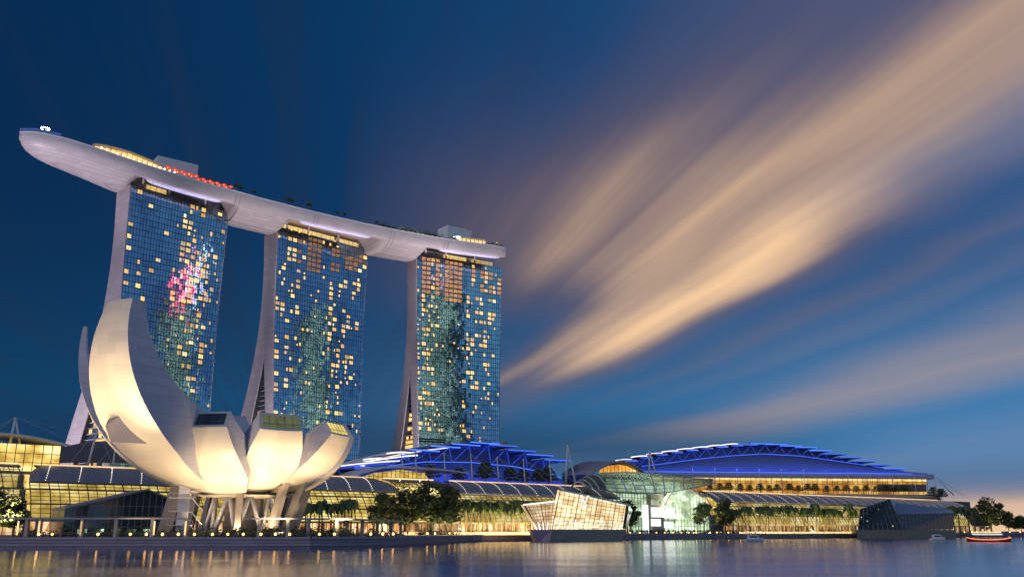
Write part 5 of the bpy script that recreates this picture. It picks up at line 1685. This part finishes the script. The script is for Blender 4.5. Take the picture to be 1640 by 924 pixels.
def tiered_tree(seed, h):
    rng = random.Random(seed)
    tk = MB(); tk.path([(0, 0, 0), (.05, 0, h * .5), (0, 0, h)], [.16, .12, .05], 6)
    cw = MB()
    for k in range(4):
        z = h * (.34 + .165 * k); R_ = h * (.50 - .10 * k)
        for j in range(150):
            a = rng.uniform(0, 2 * pi); q = R_ * sqrt(rng.uniform(.02, 1))
            leafquad(cw, (q * cos(a), q * sin(a), z + rng.uniform(-.34, .34) + .16 * q), .36, rng)
    return tk.mesh('trunk', M['trunk']), cw.mesh('crown', M['dark_leaf'])


def shrub(seed, r=1.5, n=170, m='leaf'):
    rng = random.Random(seed); cw = MB()
    for k in range(n):
        p = Vector((rng.gauss(0, .5), rng.gauss(0, .35), abs(rng.gauss(0, .42))))
        leafquad(cw, (p.x * r, p.y * r, .15 + p.z * r), .2 * rng.uniform(.7, 1.3), rng)
    return cw.mesh('shrub', M[m])


def plant(name, label, cat, meshes, s, t, z, scale=1.0, rot=None, group=None, names=('trunk', 'crown')):
    T = thing(name, label, cat, (s, t, z), random.uniform(0, 6.28) if rot is None else rot, group)
    T.scale = (scale,) * 3
    for nm, me in zip(names, meshes):
        c = bpy.data.objects.new(nm, me); COL.objects.link(c); c.parent = T
    return T


PALMS = [palm(k, 7.2 + .35 * k) for k in range(4)]
BROAD = [broad_tree(11, 13, 6.8, 3.6, 3200, .46, 'dark_leaf', 24), broad_tree(12, 13, 6.4, 3.8, 2900, .46, 'dark_leaf', 21), broad_tree(13, 12, 5.8, 3.8, 2600, .42, 'leaf', 19)]
TIER = [tiered_tree(k, 6.2) for k in range(3)]
SHR = [shrub(k, 1.5, 170, 'leaf' if k % 2 else 'dark_leaf') for k in range(4)]
GROUND = DECK


def tree_at(px, base_py, top_py, t, meshes, hm, label, group=None, z=GROUND):
    s, _ = at(px, 850, t); _, zt_ = at(px, top_py, t)
    return plant('broad_tree', label, 'tree', meshes, s, t, z, (zt_ - z) / hm, group=group)


tree_at(612, 835, 788, 318, BROAD[1], 13, 'lower dark tree at the left of the big clump before the yellow foyer')
tree_at(648, 835, 778, 322, BROAD[0], 13, 'second dark broad tree from the left in the big clump')
tree_at(690, 835, 768, 322, BROAD[0], 13, 'tallest dark broad tree, centre of the clump left of the palm row')
tree_at(716, 835, 777, 316, BROAD[1], 13, 'dark broad tree at the right of the big clump, thin trunk showing')
tree_at(1005, 842, 800, 330, BROAD[1], 13, 'small dark tree squeezed between crystal pavilion and atrium')
tree_at(938, 842, 782, 335, BROAD[0], 13, 'dark tree whose crown shows above the sloping roof of the crystal pavilion')
tree_at(1128, 842, 803, 328, BROAD[2], 12, 'lighter green tree beside the arched glass end of the long wing')
tree_at(1162, 842, 798, 328, BROAD[1], 13, 'dark round tree left of the long palm row')
tree_at(1588, 842, 795, 338, BROAD[0], 13, 'tallest broad tree at the far right, beyond the dark pavilion')
tree_at(1560, 842, 812, 345, BROAD[1], 13, 'medium dark tree left of the tallest far right tree')
tree_at(1616, 842, 818, 330, BROAD[1], 13, 'round tree right of the tallest far right tree')
tree_at(1636, 842, 824, 330, BROAD[2], 12, 'small tree at the extreme right edge')
tree_at(-8, 842, 778, 236 + 25, BROAD[0], 13, 'dark tree cut by the left edge of the quay')
tree_at(22, 842, 797, 262, BROAD[1], 13, 'low dark tree at the far left in front of the glass vault')


def palm_row(xs, t, top, label, group, jit=1.5):
    for k, x in enumerate(xs):
        me = random.choice(PALMS)
        s, _ = at(x + random.uniform(-1.5, 1.5), 850, t)
        tj_ = t + random.uniform(-jit, jit)
        _, zt_ = at(x, top + random.uniform(-4, 4), t)
        plant('palm_tree', label, 'palm tree', me, s, tj_, GROUND, (zt_ - GROUND) / 9.4, group=group, names=('trunk', 'fronds'))


palm_row([737 + 9.3 * k for k in range(19)], 328, 796, 'palm in the lit row between the dark tree clump and the crystal pavilion', 'palms left of the crystal pavilion')
palm_row([1184 + 10.2 * k for k in range(19)], 329, 806, 'palm in the lit row between the dark round tree and the dark pavilion', 'palms before the long mall wing')
palm_row([1532, 1541, 1550, 1559], 333, 808, 'palm in the short row right of the dark pavilion', 'palms right of the dark pavilion')
palm_row([487, 497, 507, 517, 528, 538, 549, 559], 322, 794, 'palm between the museum legs and the middle mall wing', 'palms right of the museum')
for (x0, x1, t, pw) in ((735, 905, 325, 24000), (1182, 1372, 326, 26000)):
    sa, sb = at(x0, 850, t)[0], at(x1, 850, t)[0]
    l_ = light('palm_uplight', 'AREA', W((sa + sb) / 2, t - 2.5, DECK + .5), pw, (1.0, .80, .30), size=(sb - sa), size_y=.6)
    l_.rotation_euler = (pi - .45, 0, R0)
l_ = light('tree_uplight', 'SPOT', W(at(1588, 850, 331)[0], 331, DECK + .6), 5200, (1, .78, .3), W(at(1588, 850, 338)[0], 338, DECK + 9), size=.5, spot=radians(105), blend=.8)

for k in range(21):
    x = 1137 + k * 15.6 + random.uniform(-3, 3)
    s, t_ = hall_st(ath(x, 785, -9)[0], -9 + random.uniform(-1.5, 1.5))
    plant('tiered_tree', 'small dark tiered tree in the row on the terrace of the amber hall', 'tree', TIER[k % 3], s, t_, zt0, random.uniform(1.15, 1.6), group='tiered trees on the amber hall terrace')
for k, x in enumerate((1495, 1507)):
    s, _ = at(x, 785, 400)
    plant('tiered_tree', ('dark tiered tree at the right end of the amber hall', 'dark tiered tree standing alone under the A shaped mast')[k], 'tree', TIER[k], s, 400, 28.5, 2.0 - .2 * k)
q = MB(); q.box(780, 812, 394, 408, DECK, 28.5); o = q.build('planted_terrace', M['dark_slab']); tag(o, 'dark terrace block carrying tiered trees at the right end of the hall', 'terrace')
for k, x in enumerate((690, 735, 777, 817, 838, 862, 878)):
    s, _ = at(x, 765, 396)
    plant('tiered_tree', 'dark tiered tree on the terrace in front of the blue theatre', 'tree', TIER[k % 3], s, 396, 27.0, random.uniform(1.5, 2.1), group='tiered trees before the blue theatre')
q = MB(); q.box(255, 376, 388, 404, DECK, 27.0); o = q.build('theatre_terrace', M['dark_slab']); tag(o, 'dark terrace below the blue theatre behind the mall roof', 'terrace')

# trees and shrubs up on the sky deck
for k, (s, sc) in enumerate(((183, .75), (186.5, .7), (195, .62), (217, .7), (220, .78), (233, .85), (252, .6), (258, .62), (282, .6))):
    t, wd = spine(s)
    plant('deck_palm', 'small palm standing on the sky deck between the left and right lift blocks', 'palm tree', PALMS[k % 4], s, t + 2.2 + (k % 3) * .6, ZR - .4, sc * 1.1, group='palms on the sky deck', names=('trunk', 'fronds'))
random.seed(21)
for k in range(24):
    s = 285 + k * 2.0; t, wd = spine(s)
    c = bpy.data.objects.new('deck_shrub', SHR[k % 4]); COL.objects.link(c)
    c.location = W(s, t + 2 + random.uniform(0, 4), ZR + .6); c.rotation_euler = (0, 0, random.uniform(0, 6)); c.scale = (1.5, 1.5, random.uniform(1.6, 2.6))
    tag(c, 'leafy shrub in the lit garden of the sky deck left of the right lift block', 'shrub', 'garden shrubs on the sky deck')
for k in range(9):
    s = 301 + k * 3.6; t, wd = spine(s)
    q = MB(); q.ball((s, t + 1.6, ZR + .9), .3, 6, 4); o = q.build('garden_lamp', M['garden'], off=(s, t + 1.6, ZR)); tag(o, 'yellow green garden lamp among the shrubs on the sky deck', 'lamp', 'garden lamps on the sky deck')
for k in range(12):
    s = 363 + k * 1.25; t, wd = spine(min(s, 378)); s_ = min(s, 377.5)
    c = bpy.data.objects.new('deck_shrub', SHR[(k + 1) % 4]); COL.objects.link(c)
    c.location = W(s_, t + 2 + (k % 3) * 2.0, ZR + .6); c.rotation_euler = (0, 0, k * 1.3); c.scale = (1.1, 1.1, 1.6)
    tag(c, 'shrub among amber lamps at the right tip of the sky deck', 'shrub', 'shrubs at the right tip of the sky deck')
    if k % 2 == 0:
        q = MB(); q.ball((s_, t + 1.7, ZR + .8), .34, 6, 4); o = q.build('garden_lamp', M['win'], off=(s_, t + 1.7, ZR)); tag(o, 'amber lamp among the shrubs at the right tip of the sky deck', 'lamp', 'amber lamps at the right tip')

# ================================================================== promenade furniture
arc = [(s, shore_at(s)) for s in [x * .5 for x in range(40, 480)]]


def along(px):
    """shore parameter s whose point is seen in column px (walk along the quay)"""
    best = None
    for s, (t, d, n) in arc_all:
        p = W(s, t); c = p.x / (p.y * cos(PITCH)) * 1455 + 820
        if best is None or abs(c - px) < best[0]: best = (abs(c - px), s)
    return best[1]


arc_all = [(s, shore_at(s)) for s in [x * .5 for x in range(-120, 1500)]]
# quay lamps
lp = MB(); lp.tube((0, 0, -.5), (0, 0, .42), .09, n=6); lp.box(-.16, .16, -.16, .16, .42, .5)
post_m = lp.mesh('post', M['rail']); lp = MB(); lp.ball((0, 0, .78), .30, 10, 8); globe_m = lp.mesh('globe', M['lamp'])
for px in (65, 87, 159, 209, 235, 261, 288, 314, 340, 366, 391, 417, 441, 465, 511, 533, 592, 610, 627, 656, 682, 694):
    s = along(px); t, d, n = shore_at(s)
    p = Vector((s, t)) + n * -.55
    T = thing('quay_lamp', 'small warm globe lamp on the edge of the museum promenade', 'lamp', (p.x, p.y, DECK + .02), group='quay lamps of the museum promenade')
    for nm, me in (('post', post_m), ('globe', globe_m)):
        c = bpy.data.objects.new(nm, me); COL.objects.link(c); c.parent = T
for px in (719, 727, 738, 747, 762, 769, 787, 805, 815, 835, 846, 1008, 1024, 1051, 1064, 1077, 1090, 1102, 1114, 1136, 1147, 1166, 1184, 1205, 1217, 1224, 1235, 1242, 1249, 1256, 1263, 1275, 1298, 1313, 1322, 1341, 1350, 1358, 1544, 1556, 1564, 1577, 1584, 1594, 1601, 1616, 1633):
    s = along(px); t, d, n = shore_at(s)
    p = Vector((s, t)) + n * -.3
    T = thing('quay_lamp', 'small warm globe lamp on the straight mall quay, right of the museum promenade', 'lamp', (p.x, p.y, DECK + .02), group='quay lamps of the straight mall quay')
    for nm, me in (('post', post_m), ('globe', globe_m)):
        c = bpy.data.objects.new(nm, me); COL.objects.link(c); c.parent = T
# railing
q = MB()
prev = None
s = -20.0
while s < 248:
    t, d, n = shore_at(s); p = Vector((s, t)) + n * 1.2
    q.tube((p.x, p.y, DECK), (p.x, p.y, DECK + 1.15), .05, n=4)
    if prev:
        for z in (.4, .8, 1.15): q.tube((prev.x, prev.y, DECK + z), (p.x, p.y, DECK + z), .035 if z < 1 else .06, n=4, cap=False)
    prev = p; s += 1.5
o = q.build('railing', M['rail'], fix=False); tag(o, 'dark metal railing along the curved museum promenade', 'railing')
q = MB(); prev = None; s = 262.0
while s < 560:
    t, d, n = shore_at(s); p = Vector((s, t)) + n * .8
    q.tube((p.x, p.y, DECK), (p.x, p.y, DECK + 1.1), .05, n=4)
    if prev:
        for z in (.55, 1.1): q.tube((prev.x, prev.y, DECK + z), (p.x, p.y, DECK + z), .045, n=4, cap=False)
    prev = p; s += 2.2
o = q.build('railing', M['rail'], fix=False); tag(o, 'dark metal railing along the straight mall quay', 'railing')


# pergola
def pergola(label, pxs, off, posts, lit):
    T = None
    pts = []
    for px in pxs:
        s = along(px); t, d, n = shore_at(s); pts.append(Vector((s, t)) + n * off)
    c = sum(pts, Vector((0, 0))) / len(pts)
    T = thing('pergola', label, 'pergola', (c.x, c.y, DECK))
    q = MB()
    q.shell([[(p.x, p.y, 6.75), (p.x + (p - c).normalized().x * 0, p.y + 3.4, 6.75)] for p in pts], (0, 0, .38), smooth=False)
    q.build('roof', M['grey'], T)
    for px in posts:
        s = along(px); t, d, n = shore_at(s); p = Vector((s, t)) + n * (off + .8)
        q = MB(); q.obox((p.x, p.y), d, n, .75, .75, DECK, 6.75); q.build('post', M['stone'], T)
    for px in lit:
        s = along(px); t, d, n = shore_at(s); p = Vector((s, t)) + n * (off + .32)
        q = MB(); q.obox((p.x, p.y), d, n, .34, .10, DECK + .6, 6.3); q.build('post_light', M['strip_warm'], T)


pergola('long grey pergola on stone posts along the left promenade', [-30, 20, 60, 110, 160, 210, 250, 292], 4.0, [24, 46, 116, 172, 230, 288], [13, 47, 117, 237, 289])
pergola('long grey pergola on stone posts right of the museum legs', [393, 440, 480, 520, 560, 600, 625], 6.0, [406, 461, 513, 558, 618], [])
pergola('short pergola at the right end of the museum promenade', [560, 600, 640, 668, 690], 9.0, [612, 657, 677, 690], [])

# hedges of separate shrubs
random.seed(5)
for px in list(range(4, 150, 12)) + list(range(150, 290, 14)) + list(range(296, 560, 10)) + list(range(560, 700, 11)):
    s = along(px); t, d, n = shore_at(s); p = Vector((s, t)) + n * (9 + random.uniform(-1.2, 1.2))
    c = bpy.data.objects.new('hedge_shrub', random.choice(SHR)); COL.objects.link(c)
    k = random.uniform(.9, 1.5)
    c.location = W(p.x, p.y, DECK); c.rotation_euler = (0, 0, random.uniform(0, 6)); c.scale = (k * 1.2, k * 1.2, k * random.uniform(.9, 1.4))
    tag(c, 'green shrub in the planting behind the railing of the museum promenade', 'shrub', 'shrubs along the museum promenade')
for px in list(range(708, 850, 9)) + list(range(1240, 1372, 11)) + list(range(1532, 1640, 12)):
    s = along(px); t, d, n = shore_at(s); p = Vector((s, t)) + n * (7 + random.uniform(-.8, .8))
    c = bpy.data.objects.new('hedge_shrub', random.choice(SHR)); COL.objects.link(c)
    k = random.uniform(.9, 1.4)
    c.location = W(p.x, p.y, DECK); c.rotation_euler = (0, 0, random.uniform(0, 6)); c.scale = (k * 1.7, k * 1.2, k)
    tag(c, 'green shrub in the low hedge along the straight mall quay', 'shrub', 'shrubs along the straight quay')
# strip lights under the mall hedge and steps
for (xa, xb) in ((706, 842), (1226, 1374), (1566, 1614)):
    sa, sb = along(xa), along(xb); t = shore_at((sa + sb) / 2)[0]
    q = MB(); q.box(sa, sb, t + 4.0, t + 4.3, DECK + .9, DECK + 1.15); q.box(sa, sb, t + 4.35, t + 5.4, DECK, DECK + 1.2)
    o = q.build('step_light', M['strip_warm'], off=((sa + sb) / 2, t + 4, DECK)); tag(o, {706: 'warm light line on the low wall below the palms left of the crystal pavilion', 1226: 'warm light line on the low wall before the long palm row', 1566: 'warm light line on the low wall at the far right trees'}[xa], 'light line')
# festival light sculpture, two of them
for px, lb in ((744, 'white slanting light bar on the quay left of the crystal pavilion'), (1305, 'white slanting light bar on the quay left of the dark pavilion')):
    s = along(px); t, d, n = shore_at(s)
    T = thing('light_bar', lb, 'light bar', (s, t + 1.5, DECK))
    q = MB(); q.tube((s - 1.6, t + 1.5, DECK + 2.6), (s + 1.6, t + 1.5, DECK + 1.0), .22, n=6); q.build('lamp', M['white_panel'], T)
    q = MB(); q.tube((s, t + 1.6, DECK), (s, t + 1.6, DECK + 1.8), .1, n=5); q.build('post', M['rail'], T)

# ================================================================== people
def body_mesh(seed):
    """small standing figure: one continuous skin from a joint skeleton"""
    rng = random.Random(seed)
    me = bpy.data.meshes.new('body')
    st_ = rng.uniform(.05, .16); ar = rng.uniform(.08, .3)
    vs = [(0, 0, .95), (0, 0, 1.2), (0, 0, 1.42), (0, 0, 1.5), (0, .01, 1.63), (0, 0, 1.74),
          (-.09, 0, .9), (-.1 - st_ * .4, -st_, .48), (-.1 - st_ * .4, -st_ * 1.6, .06), (-.1 - st_ * .4, -st_ * 1.6 - .14, .03),
          (.09, 0, .9), (.1 + st_ * .4, st_, .48), (.1 + st_ * .4, st_ * 1.6, .06), (.1 + st_ * .4, st_ * 1.6 - .14, .03),
          (-.2, 0, 1.4), (-.26, ar * .3, 1.12), (-.25, -ar, .88), (.2, 0, 1.4), (.26, -ar * .3, 1.12), (.25, -ar, .88)]
    es = [(0, 1), (1, 2), (2, 3), (3, 4), (4, 5), (0, 6), (6, 7), (7, 8), (8, 9), (0, 10), (10, 11), (11, 12), (12, 13), (2, 14), (14, 15), (15, 16), (2, 17), (17, 18), (18, 19)]
    rad = [.14, .14, .15, .06, .1, .07, .09, .065, .045, .04, .09, .065, .045, .04, .07, .05, .035, .07, .05, .035]
    me.from_pydata(vs, es, []); me.update()
    o = bpy.data.objects.new('body', me); COL.objects.link(o)
    md = o.modifiers.new('skin', 'SKIN')
    for k, r in enumerate(rad): me.skin_vertices[0].data[k].radius = (r, r * .8)
    me.skin_vertices[0].data[0].use_root = True
    dg = bpy.context.evaluated_depsgraph_get()
    out = bpy.data.meshes.new_from_object(o.evaluated_get(dg))
    bpy.data.objects.remove(o)
    out.materials.clear(); out.materials.append(M['cloth'])
    return out


BOD = [body_mesh(k) for k in range(4)]
random.seed(9)
verts = []; faces = []
for px in [x * 1.35 for x in range(747, 915)]:
    if random.random() < .12: continue
    s = along(px); t, d, n = shore_at(s)
    for rowk in range(2):
        dd = 1.4 + rowk * 2.0 + random.uniform(0, 1.6); p = Vector((s + random.uniform(-.8, .8), t)) + n * dd
        me = random.choice(BOD); a = random.uniform(0, 6.28); k = random.uniform(.9, 1.06); i0 = len(verts)
        for vv in me.vertices:
            x, y, z = vv.co; verts.append((p.x + k * (x * cos(a) - y * sin(a)), p.y + k * (x * sin(a) + y * cos(a)), DECK + k * z + rowk * .5))
        for pf in me.polygons: faces.append(tuple(i0 + i for i in pf.vertices))
me = bpy.data.meshes.new('crowd'); me.from_pydata(verts, [], faces); me.materials.append(M['cloth'])
o = bpy.data.objects.new('crowd', me); COL.objects.link(o); o.rotation_euler = (0, 0, R0); tag(o, 'dark dense crowd of standing people on the quay before the atrium', 'crowd', kind='stuff')
q = MB(); sa, sb = along(1008), along(1240)
k = 0
ss = sa
while ss < sb:
    t = shore_at(ss)[0]; q.box(ss, ss + 4, t + 3.2, t + 5.6, DECK, DECK + .45); ss += 4
o = q.build('viewing_step', M['deck'], off=((sa + sb) / 2, 324, DECK)); tag(o, 'low paved step under the rear rows of the crowd', 'step')
for k, px in enumerate((250, 268, 352, 385, 452, 478, 545, 575, 640, 664, 700, 712)):
    s = along(px); t, d, n = shore_at(s); p = Vector((s, t)) + n * random.uniform(2, 3.4)
    c = bpy.data.objects.new('person', BOD[k % 4]); COL.objects.link(c)
    c.location = W(p.x, p.y, DECK); c.rotation_euler = (0, 0, random.uniform(0, 6)); tag(c, 'person in dark clothes standing behind the railing of the museum promenade', 'person', 'people on the museum promenade')

# ================================================================== boats
def small_boat(label, px, py, L):
    s, _ = at(px, py, 0.0001) if False else (0, 0)
    f = 1455.0; y = 462 - py; r = (px - 820, f * cos(PITCH) - y * sin(PITCH), f * sin(PITCH) + y * cos(PITCH))
    k = -4 / r[2]; s, t = ST(r[0] * k, r[1] * k)
    rot = R0 - .55
    T = thing('motor_boat', label, 'boat', (s, t, 0), rot, own=True)
    q = MB(); rows_ = []
    for i in range(11):
        x = -L / 2 + L * i / 10; f_ = i / 10; hw = L * .17 * (1 - max(0, f_ - .45) ** 2 * 3.1); sh = .95 + .55 * f_ * f_
        rows_.append([(x, -hw, sh), (x, -hw * .8, .1), (x, 0, -.25), (x, hw * .8, .1), (x, hw, sh)])
    q.grid(rows_, True); q.face(rows_[0][::-1]); q.build('hull', M['hull_paint'], T)
    q = MB(); q.grid([[r_[0], r_[4]] for r_ in rows_], False); q.build('deck', M['hull_paint'], T)
    q = MB(); x0, x1 = -L * .32, L * .16; w_ = L * .12
    q.hexa([(x0, -w_, .95), (x1 + L * .1, -w_, 1.05), (x1 + L * .1, w_, 1.05), (x0, w_, .95), (x0, -w_ * .85, 2.4), (x1, -w_ * .85, 2.4), (x1, w_ * .85, 2.4), (x0, w_ * .85, 2.4)]); cab = q.build('cabin', M['hull_paint'], T)
    q = MB(); q.box(x0 + .4, x1 - .1, -w_ * 1.0, -w_ * .93, 1.5, 2.1); q.build('window', M['black_glass'], cab)
    q = MB(); q.box(x0 - .3, x1 + .2, -w_, w_, 2.4, 2.55); q.build('roof', M['hull_paint'], cab)
    q = MB(); q.tube((x0 + 1, 0, 2.5), (x0 + 1, 0, 4.0), .05, n=5); q.build('mast', M['rail'], T)


small_boat('white cabin motor boat on the water in front of the crowd', 1208, 866.5, 8.0)
small_boat('white cabin motor boat moored before the dark pavilion plinth', 1502, 865.0, 7.0)
# low dark rafts / mooring pontoons
for px, py, L, lb in ((1010, 861, 9, 'dark pontoon floating beside the crystal pavilion'), (1225, 862.0, 8, 'dark pontoon floating right of the white motor boat')):
    f = 1455.0; y = 462 - py; r = (px - 820, f * cos(PITCH) - y * sin(PITCH), f * sin(PITCH) + y * cos(PITCH)); k = -4 / r[2]; s, t = ST(r[0] * k, r[1] * k)
    T = thing('pontoon', lb, 'pontoon', (s, t - 3, 0))
    q = MB(); q.box(s - L / 2, s + L / 2, t - 4.5, t - 1.5, -.3, .55); q.build('float', M['rail'], T)
    for i in range(4):
        q = MB(); q.tube((s - L / 2 + i * L / 3, t - 4.4, .5), (s - L / 2 + i * L / 3, t - 4.4, 1.4), .07, n=5); q.build('bollard', M['rail'], T)
# long tour boat with red lights
f = 1455.0; y = 462 - 867.0; r = (1584 - 820, f * cos(PITCH) - y * sin(PITCH), f * sin(PITCH) + y * cos(PITCH)); k = -4 / r[2]; bs, bt = ST(r[0] * k, r[1] * k)
vx = atan2(W(bs, bt).y, W(bs, bt).x) - pi / 2
TB = thing('tour_boat', 'long low tour boat with red side lights and white roof lights at the far right', 'boat', (bs, bt, 0), vx - .05, own=True)
L = 15.5; q = MB(); rows_ = []
for i in range(15):
    x = -L / 2 + L * i / 14; f_ = abs(i - 7) / 7; hw = 1.9 * (1 - f_ ** 3 * .75); sh = .9 + .8 * f_ ** 3
    rows_.append([(x, -hw, sh), (x, -hw * .8, .1), (x, 0, -.3), (x, hw * .8, .1), (x, hw, sh)])
q.grid(rows_, True); q.face(rows_[0][::-1]); q.face(rows_[-1]); q.build('hull', M['boat_wood'], TB)
q = MB(); q.grid([[r_[0], r_[4]] for r_ in rows_], False); q.build('deck', M['boat_wood'], TB)
q = MB(); q.path([(r_[0][0], r_[0][1] - .06, r_[0][2] - .12) for r_ in rows_], .12, 5); q.build('side_light', M['boat_red'], TB)
q = MB(); q.box(-5.6, 5.2, -1.7, 1.7, 2.75, 2.95); rfb = q.build('roof', M['boat_wood'], TB)
q = MB(); q.box(-5.6, 5.2, -1.78, -1.72, 2.78, 2.92); q.build('roof_light', M['boat_blue'], rfb)
q = MB(); q.box(-5.0, 4.8, -1.5, -1.42, 2.5, 2.62); q.build('inner_light', M['strip_warm'], rfb)
for x in (-5.3, -2.7, 0, 2.5, 5.0):
    for y_ in (-1.5, 1.5):
        q = MB(); q.tube((x, y_, .85), (x, y_, 2.75), .06, n=5); q.build('roof_post', M['boat_wood'], TB)
q = MB(); q.ball((7.2, -.6, 1.9), .16, 6, 4); q.build('bow_lamp', M['white_panel'], TB)

# far small block beside the right tower
T = thing('far_block', 'small pale flat roofed block showing right of the right tower foot', 'building', (at(812, 720, 640)[0], 640, DECK))
s1_, z1_ = at(804, 716, 640); s2_, z2_ = at(818, 707, 640)
q = MB(); q.box(s1_, s2_, 640, 655, DECK, z1_ - 1); q.build('wall', M['white'], T)
q = MB(); q.box(s1_ - 1, s2_ + 1, 639, 656, z1_ - 1, z1_ + 1.2); q.build('roof', M['white'], T)
q = MB(); q.box(s1_ + 2, s2_ - 2, 642, 652, z1_ + 1.2, z2_); q.build('plant_room', M['grey'], T)
# far tree line
random.seed(3)
for k in range(10):
    s = 820 + k * 22 + random.uniform(-6, 6)
    plant('broad_tree', 'dark tree in the far line behind the far right trees', 'tree', BROAD[k % 2], s, 420 + random.uniform(-15, 15), DECK, random.uniform(.85, 1.2), group='far tree line at the right')

# ================================================================== office towers across the bay (seen only mirrored in the hotel glass)
def mirror_spot(d, a, dist):
    """where a building must stand so that the facade of tower d shows it mirrored around column a"""
    ang = R0 + radians(d['ang'])
    o_ = W(*d['o']); A_ = Vector((cos(ang), sin(ang), 0)); n_ = Vector((sin(ang), -cos(ang), 0))
    p = o_ + A_ * a + n_ * 4; v = Vector((p.x, p.y, 0)).normalized(); r = v - n_ * 2 * v.dot(n_)
    return p + r * dist


for k, (ti, a, dist, w_, h, sign, lb) in enumerate(((0, 40, 500, 36, 320, 'r', 'slim office tower with red and white sign'), (1, 38, 560, 34, 345, None, 'tallest office tower'), (2, 30, 640, 40, 350, None, 'broad office tower on the right shore'), (2, 5, 690, 22, 330, None, 'thin office tower on the right shore'))):
    p = mirror_spot(TOWERS[ti], a, dist)
    T = thing('office_tower', lb + ' across the bay, outside the frame', 'office tower', ST(p.x, p.y) + (0,), 0.0 + atan2(p.y - 450, p.x - 50) - pi / 2, own=True)
    q = MB(); q.box(-w_ / 2, w_ / 2, -w_ / 2, w_ / 2, 0, h); q.build('body', M['dark_slab'], T)
    for yy in (-1, 1):
        q = MB()
        for z in range(6, int(h) - 5, 4):
            for c in range(int(w_ / 4)):
                q.box(-w_ / 2 + 1 + c * 4, -w_ / 2 + 4.2 + c * 4, yy * w_ / 2 - .3, yy * w_ / 2 + .3, z, z + 2.4)
        o = q.build('lit_floors', M['city'], T, fix=False); o['kind'] = 'stuff'
        if sign:
            pass
    if sign:      # blade signs standing edge-on to the right tower
        back_ = T.matrix_basis.inverted() if False else None
        c = Vector((p.x, p.y)); d3 = (Vector((-10, 620)) - c).normalized(); th_ = T.rotation_euler[2]
        dl = Vector((d3.x * cos(th_) + d3.y * sin(th_), -d3.x * sin(th_) + d3.y * cos(th_))); nl = Vector((-dl.y, dl.x))
        for o_, m_, z0, z1 in ((30, 'city_red', h - 6, h + 24), (68, 'city_white', h - 2, h + 22)):
            q = MB(); q.obox((dl.x * o_ * .5, dl.y * o_ * .5), dl, nl, 34, .5, z0, z1); q.build('blade_sign', M[m_], T)

sh = MB(); sh.face([(*ST(*p), 1.6) for p in ((225, 305), (330, 470), (760, 560), (2600, 1200), (3200, -1500), (60, -300), (60, -20), (160, 120))])
o = sh.build('far_shore', M['land']); tag(o, kind='structure')
l_ = light('garden_glow', 'POINT', W(312, spine(312)[0] + 1, ZR + 3.5), 900, (.9, 1, .3), size=.5)
l_ = light('garden_glow', 'POINT', W(298, spine(298)[0] + 1, ZR + 3.5), 600, (.9, 1, .3), size=.5)
l_ = light('garden_glow', 'POINT', W(370, spine(370)[0] + 1.5, ZR + 3.2), 600, (1, .6, .25), size=.5)

for (px, t, pw) in ((612, 312, 900), (648, 314, 1000), (692, 314, 1400), (722, 311, 900), (1128, 320, 1000), (1160, 320, 900), (940, 330, 700), (1003, 326, 600), (1560, 334, 900), (1612, 322, 1100), (8, 256, 130)):
    light('tree_uplight', 'SPOT', W(at(px, 850, t)[0], t, DECK + .6), pw * 4.6, (1.0, .86, .40), W(at(px, 850, t)[0], t + 6, DECK + 9), size=.5, spot=radians(105), blend=.8)
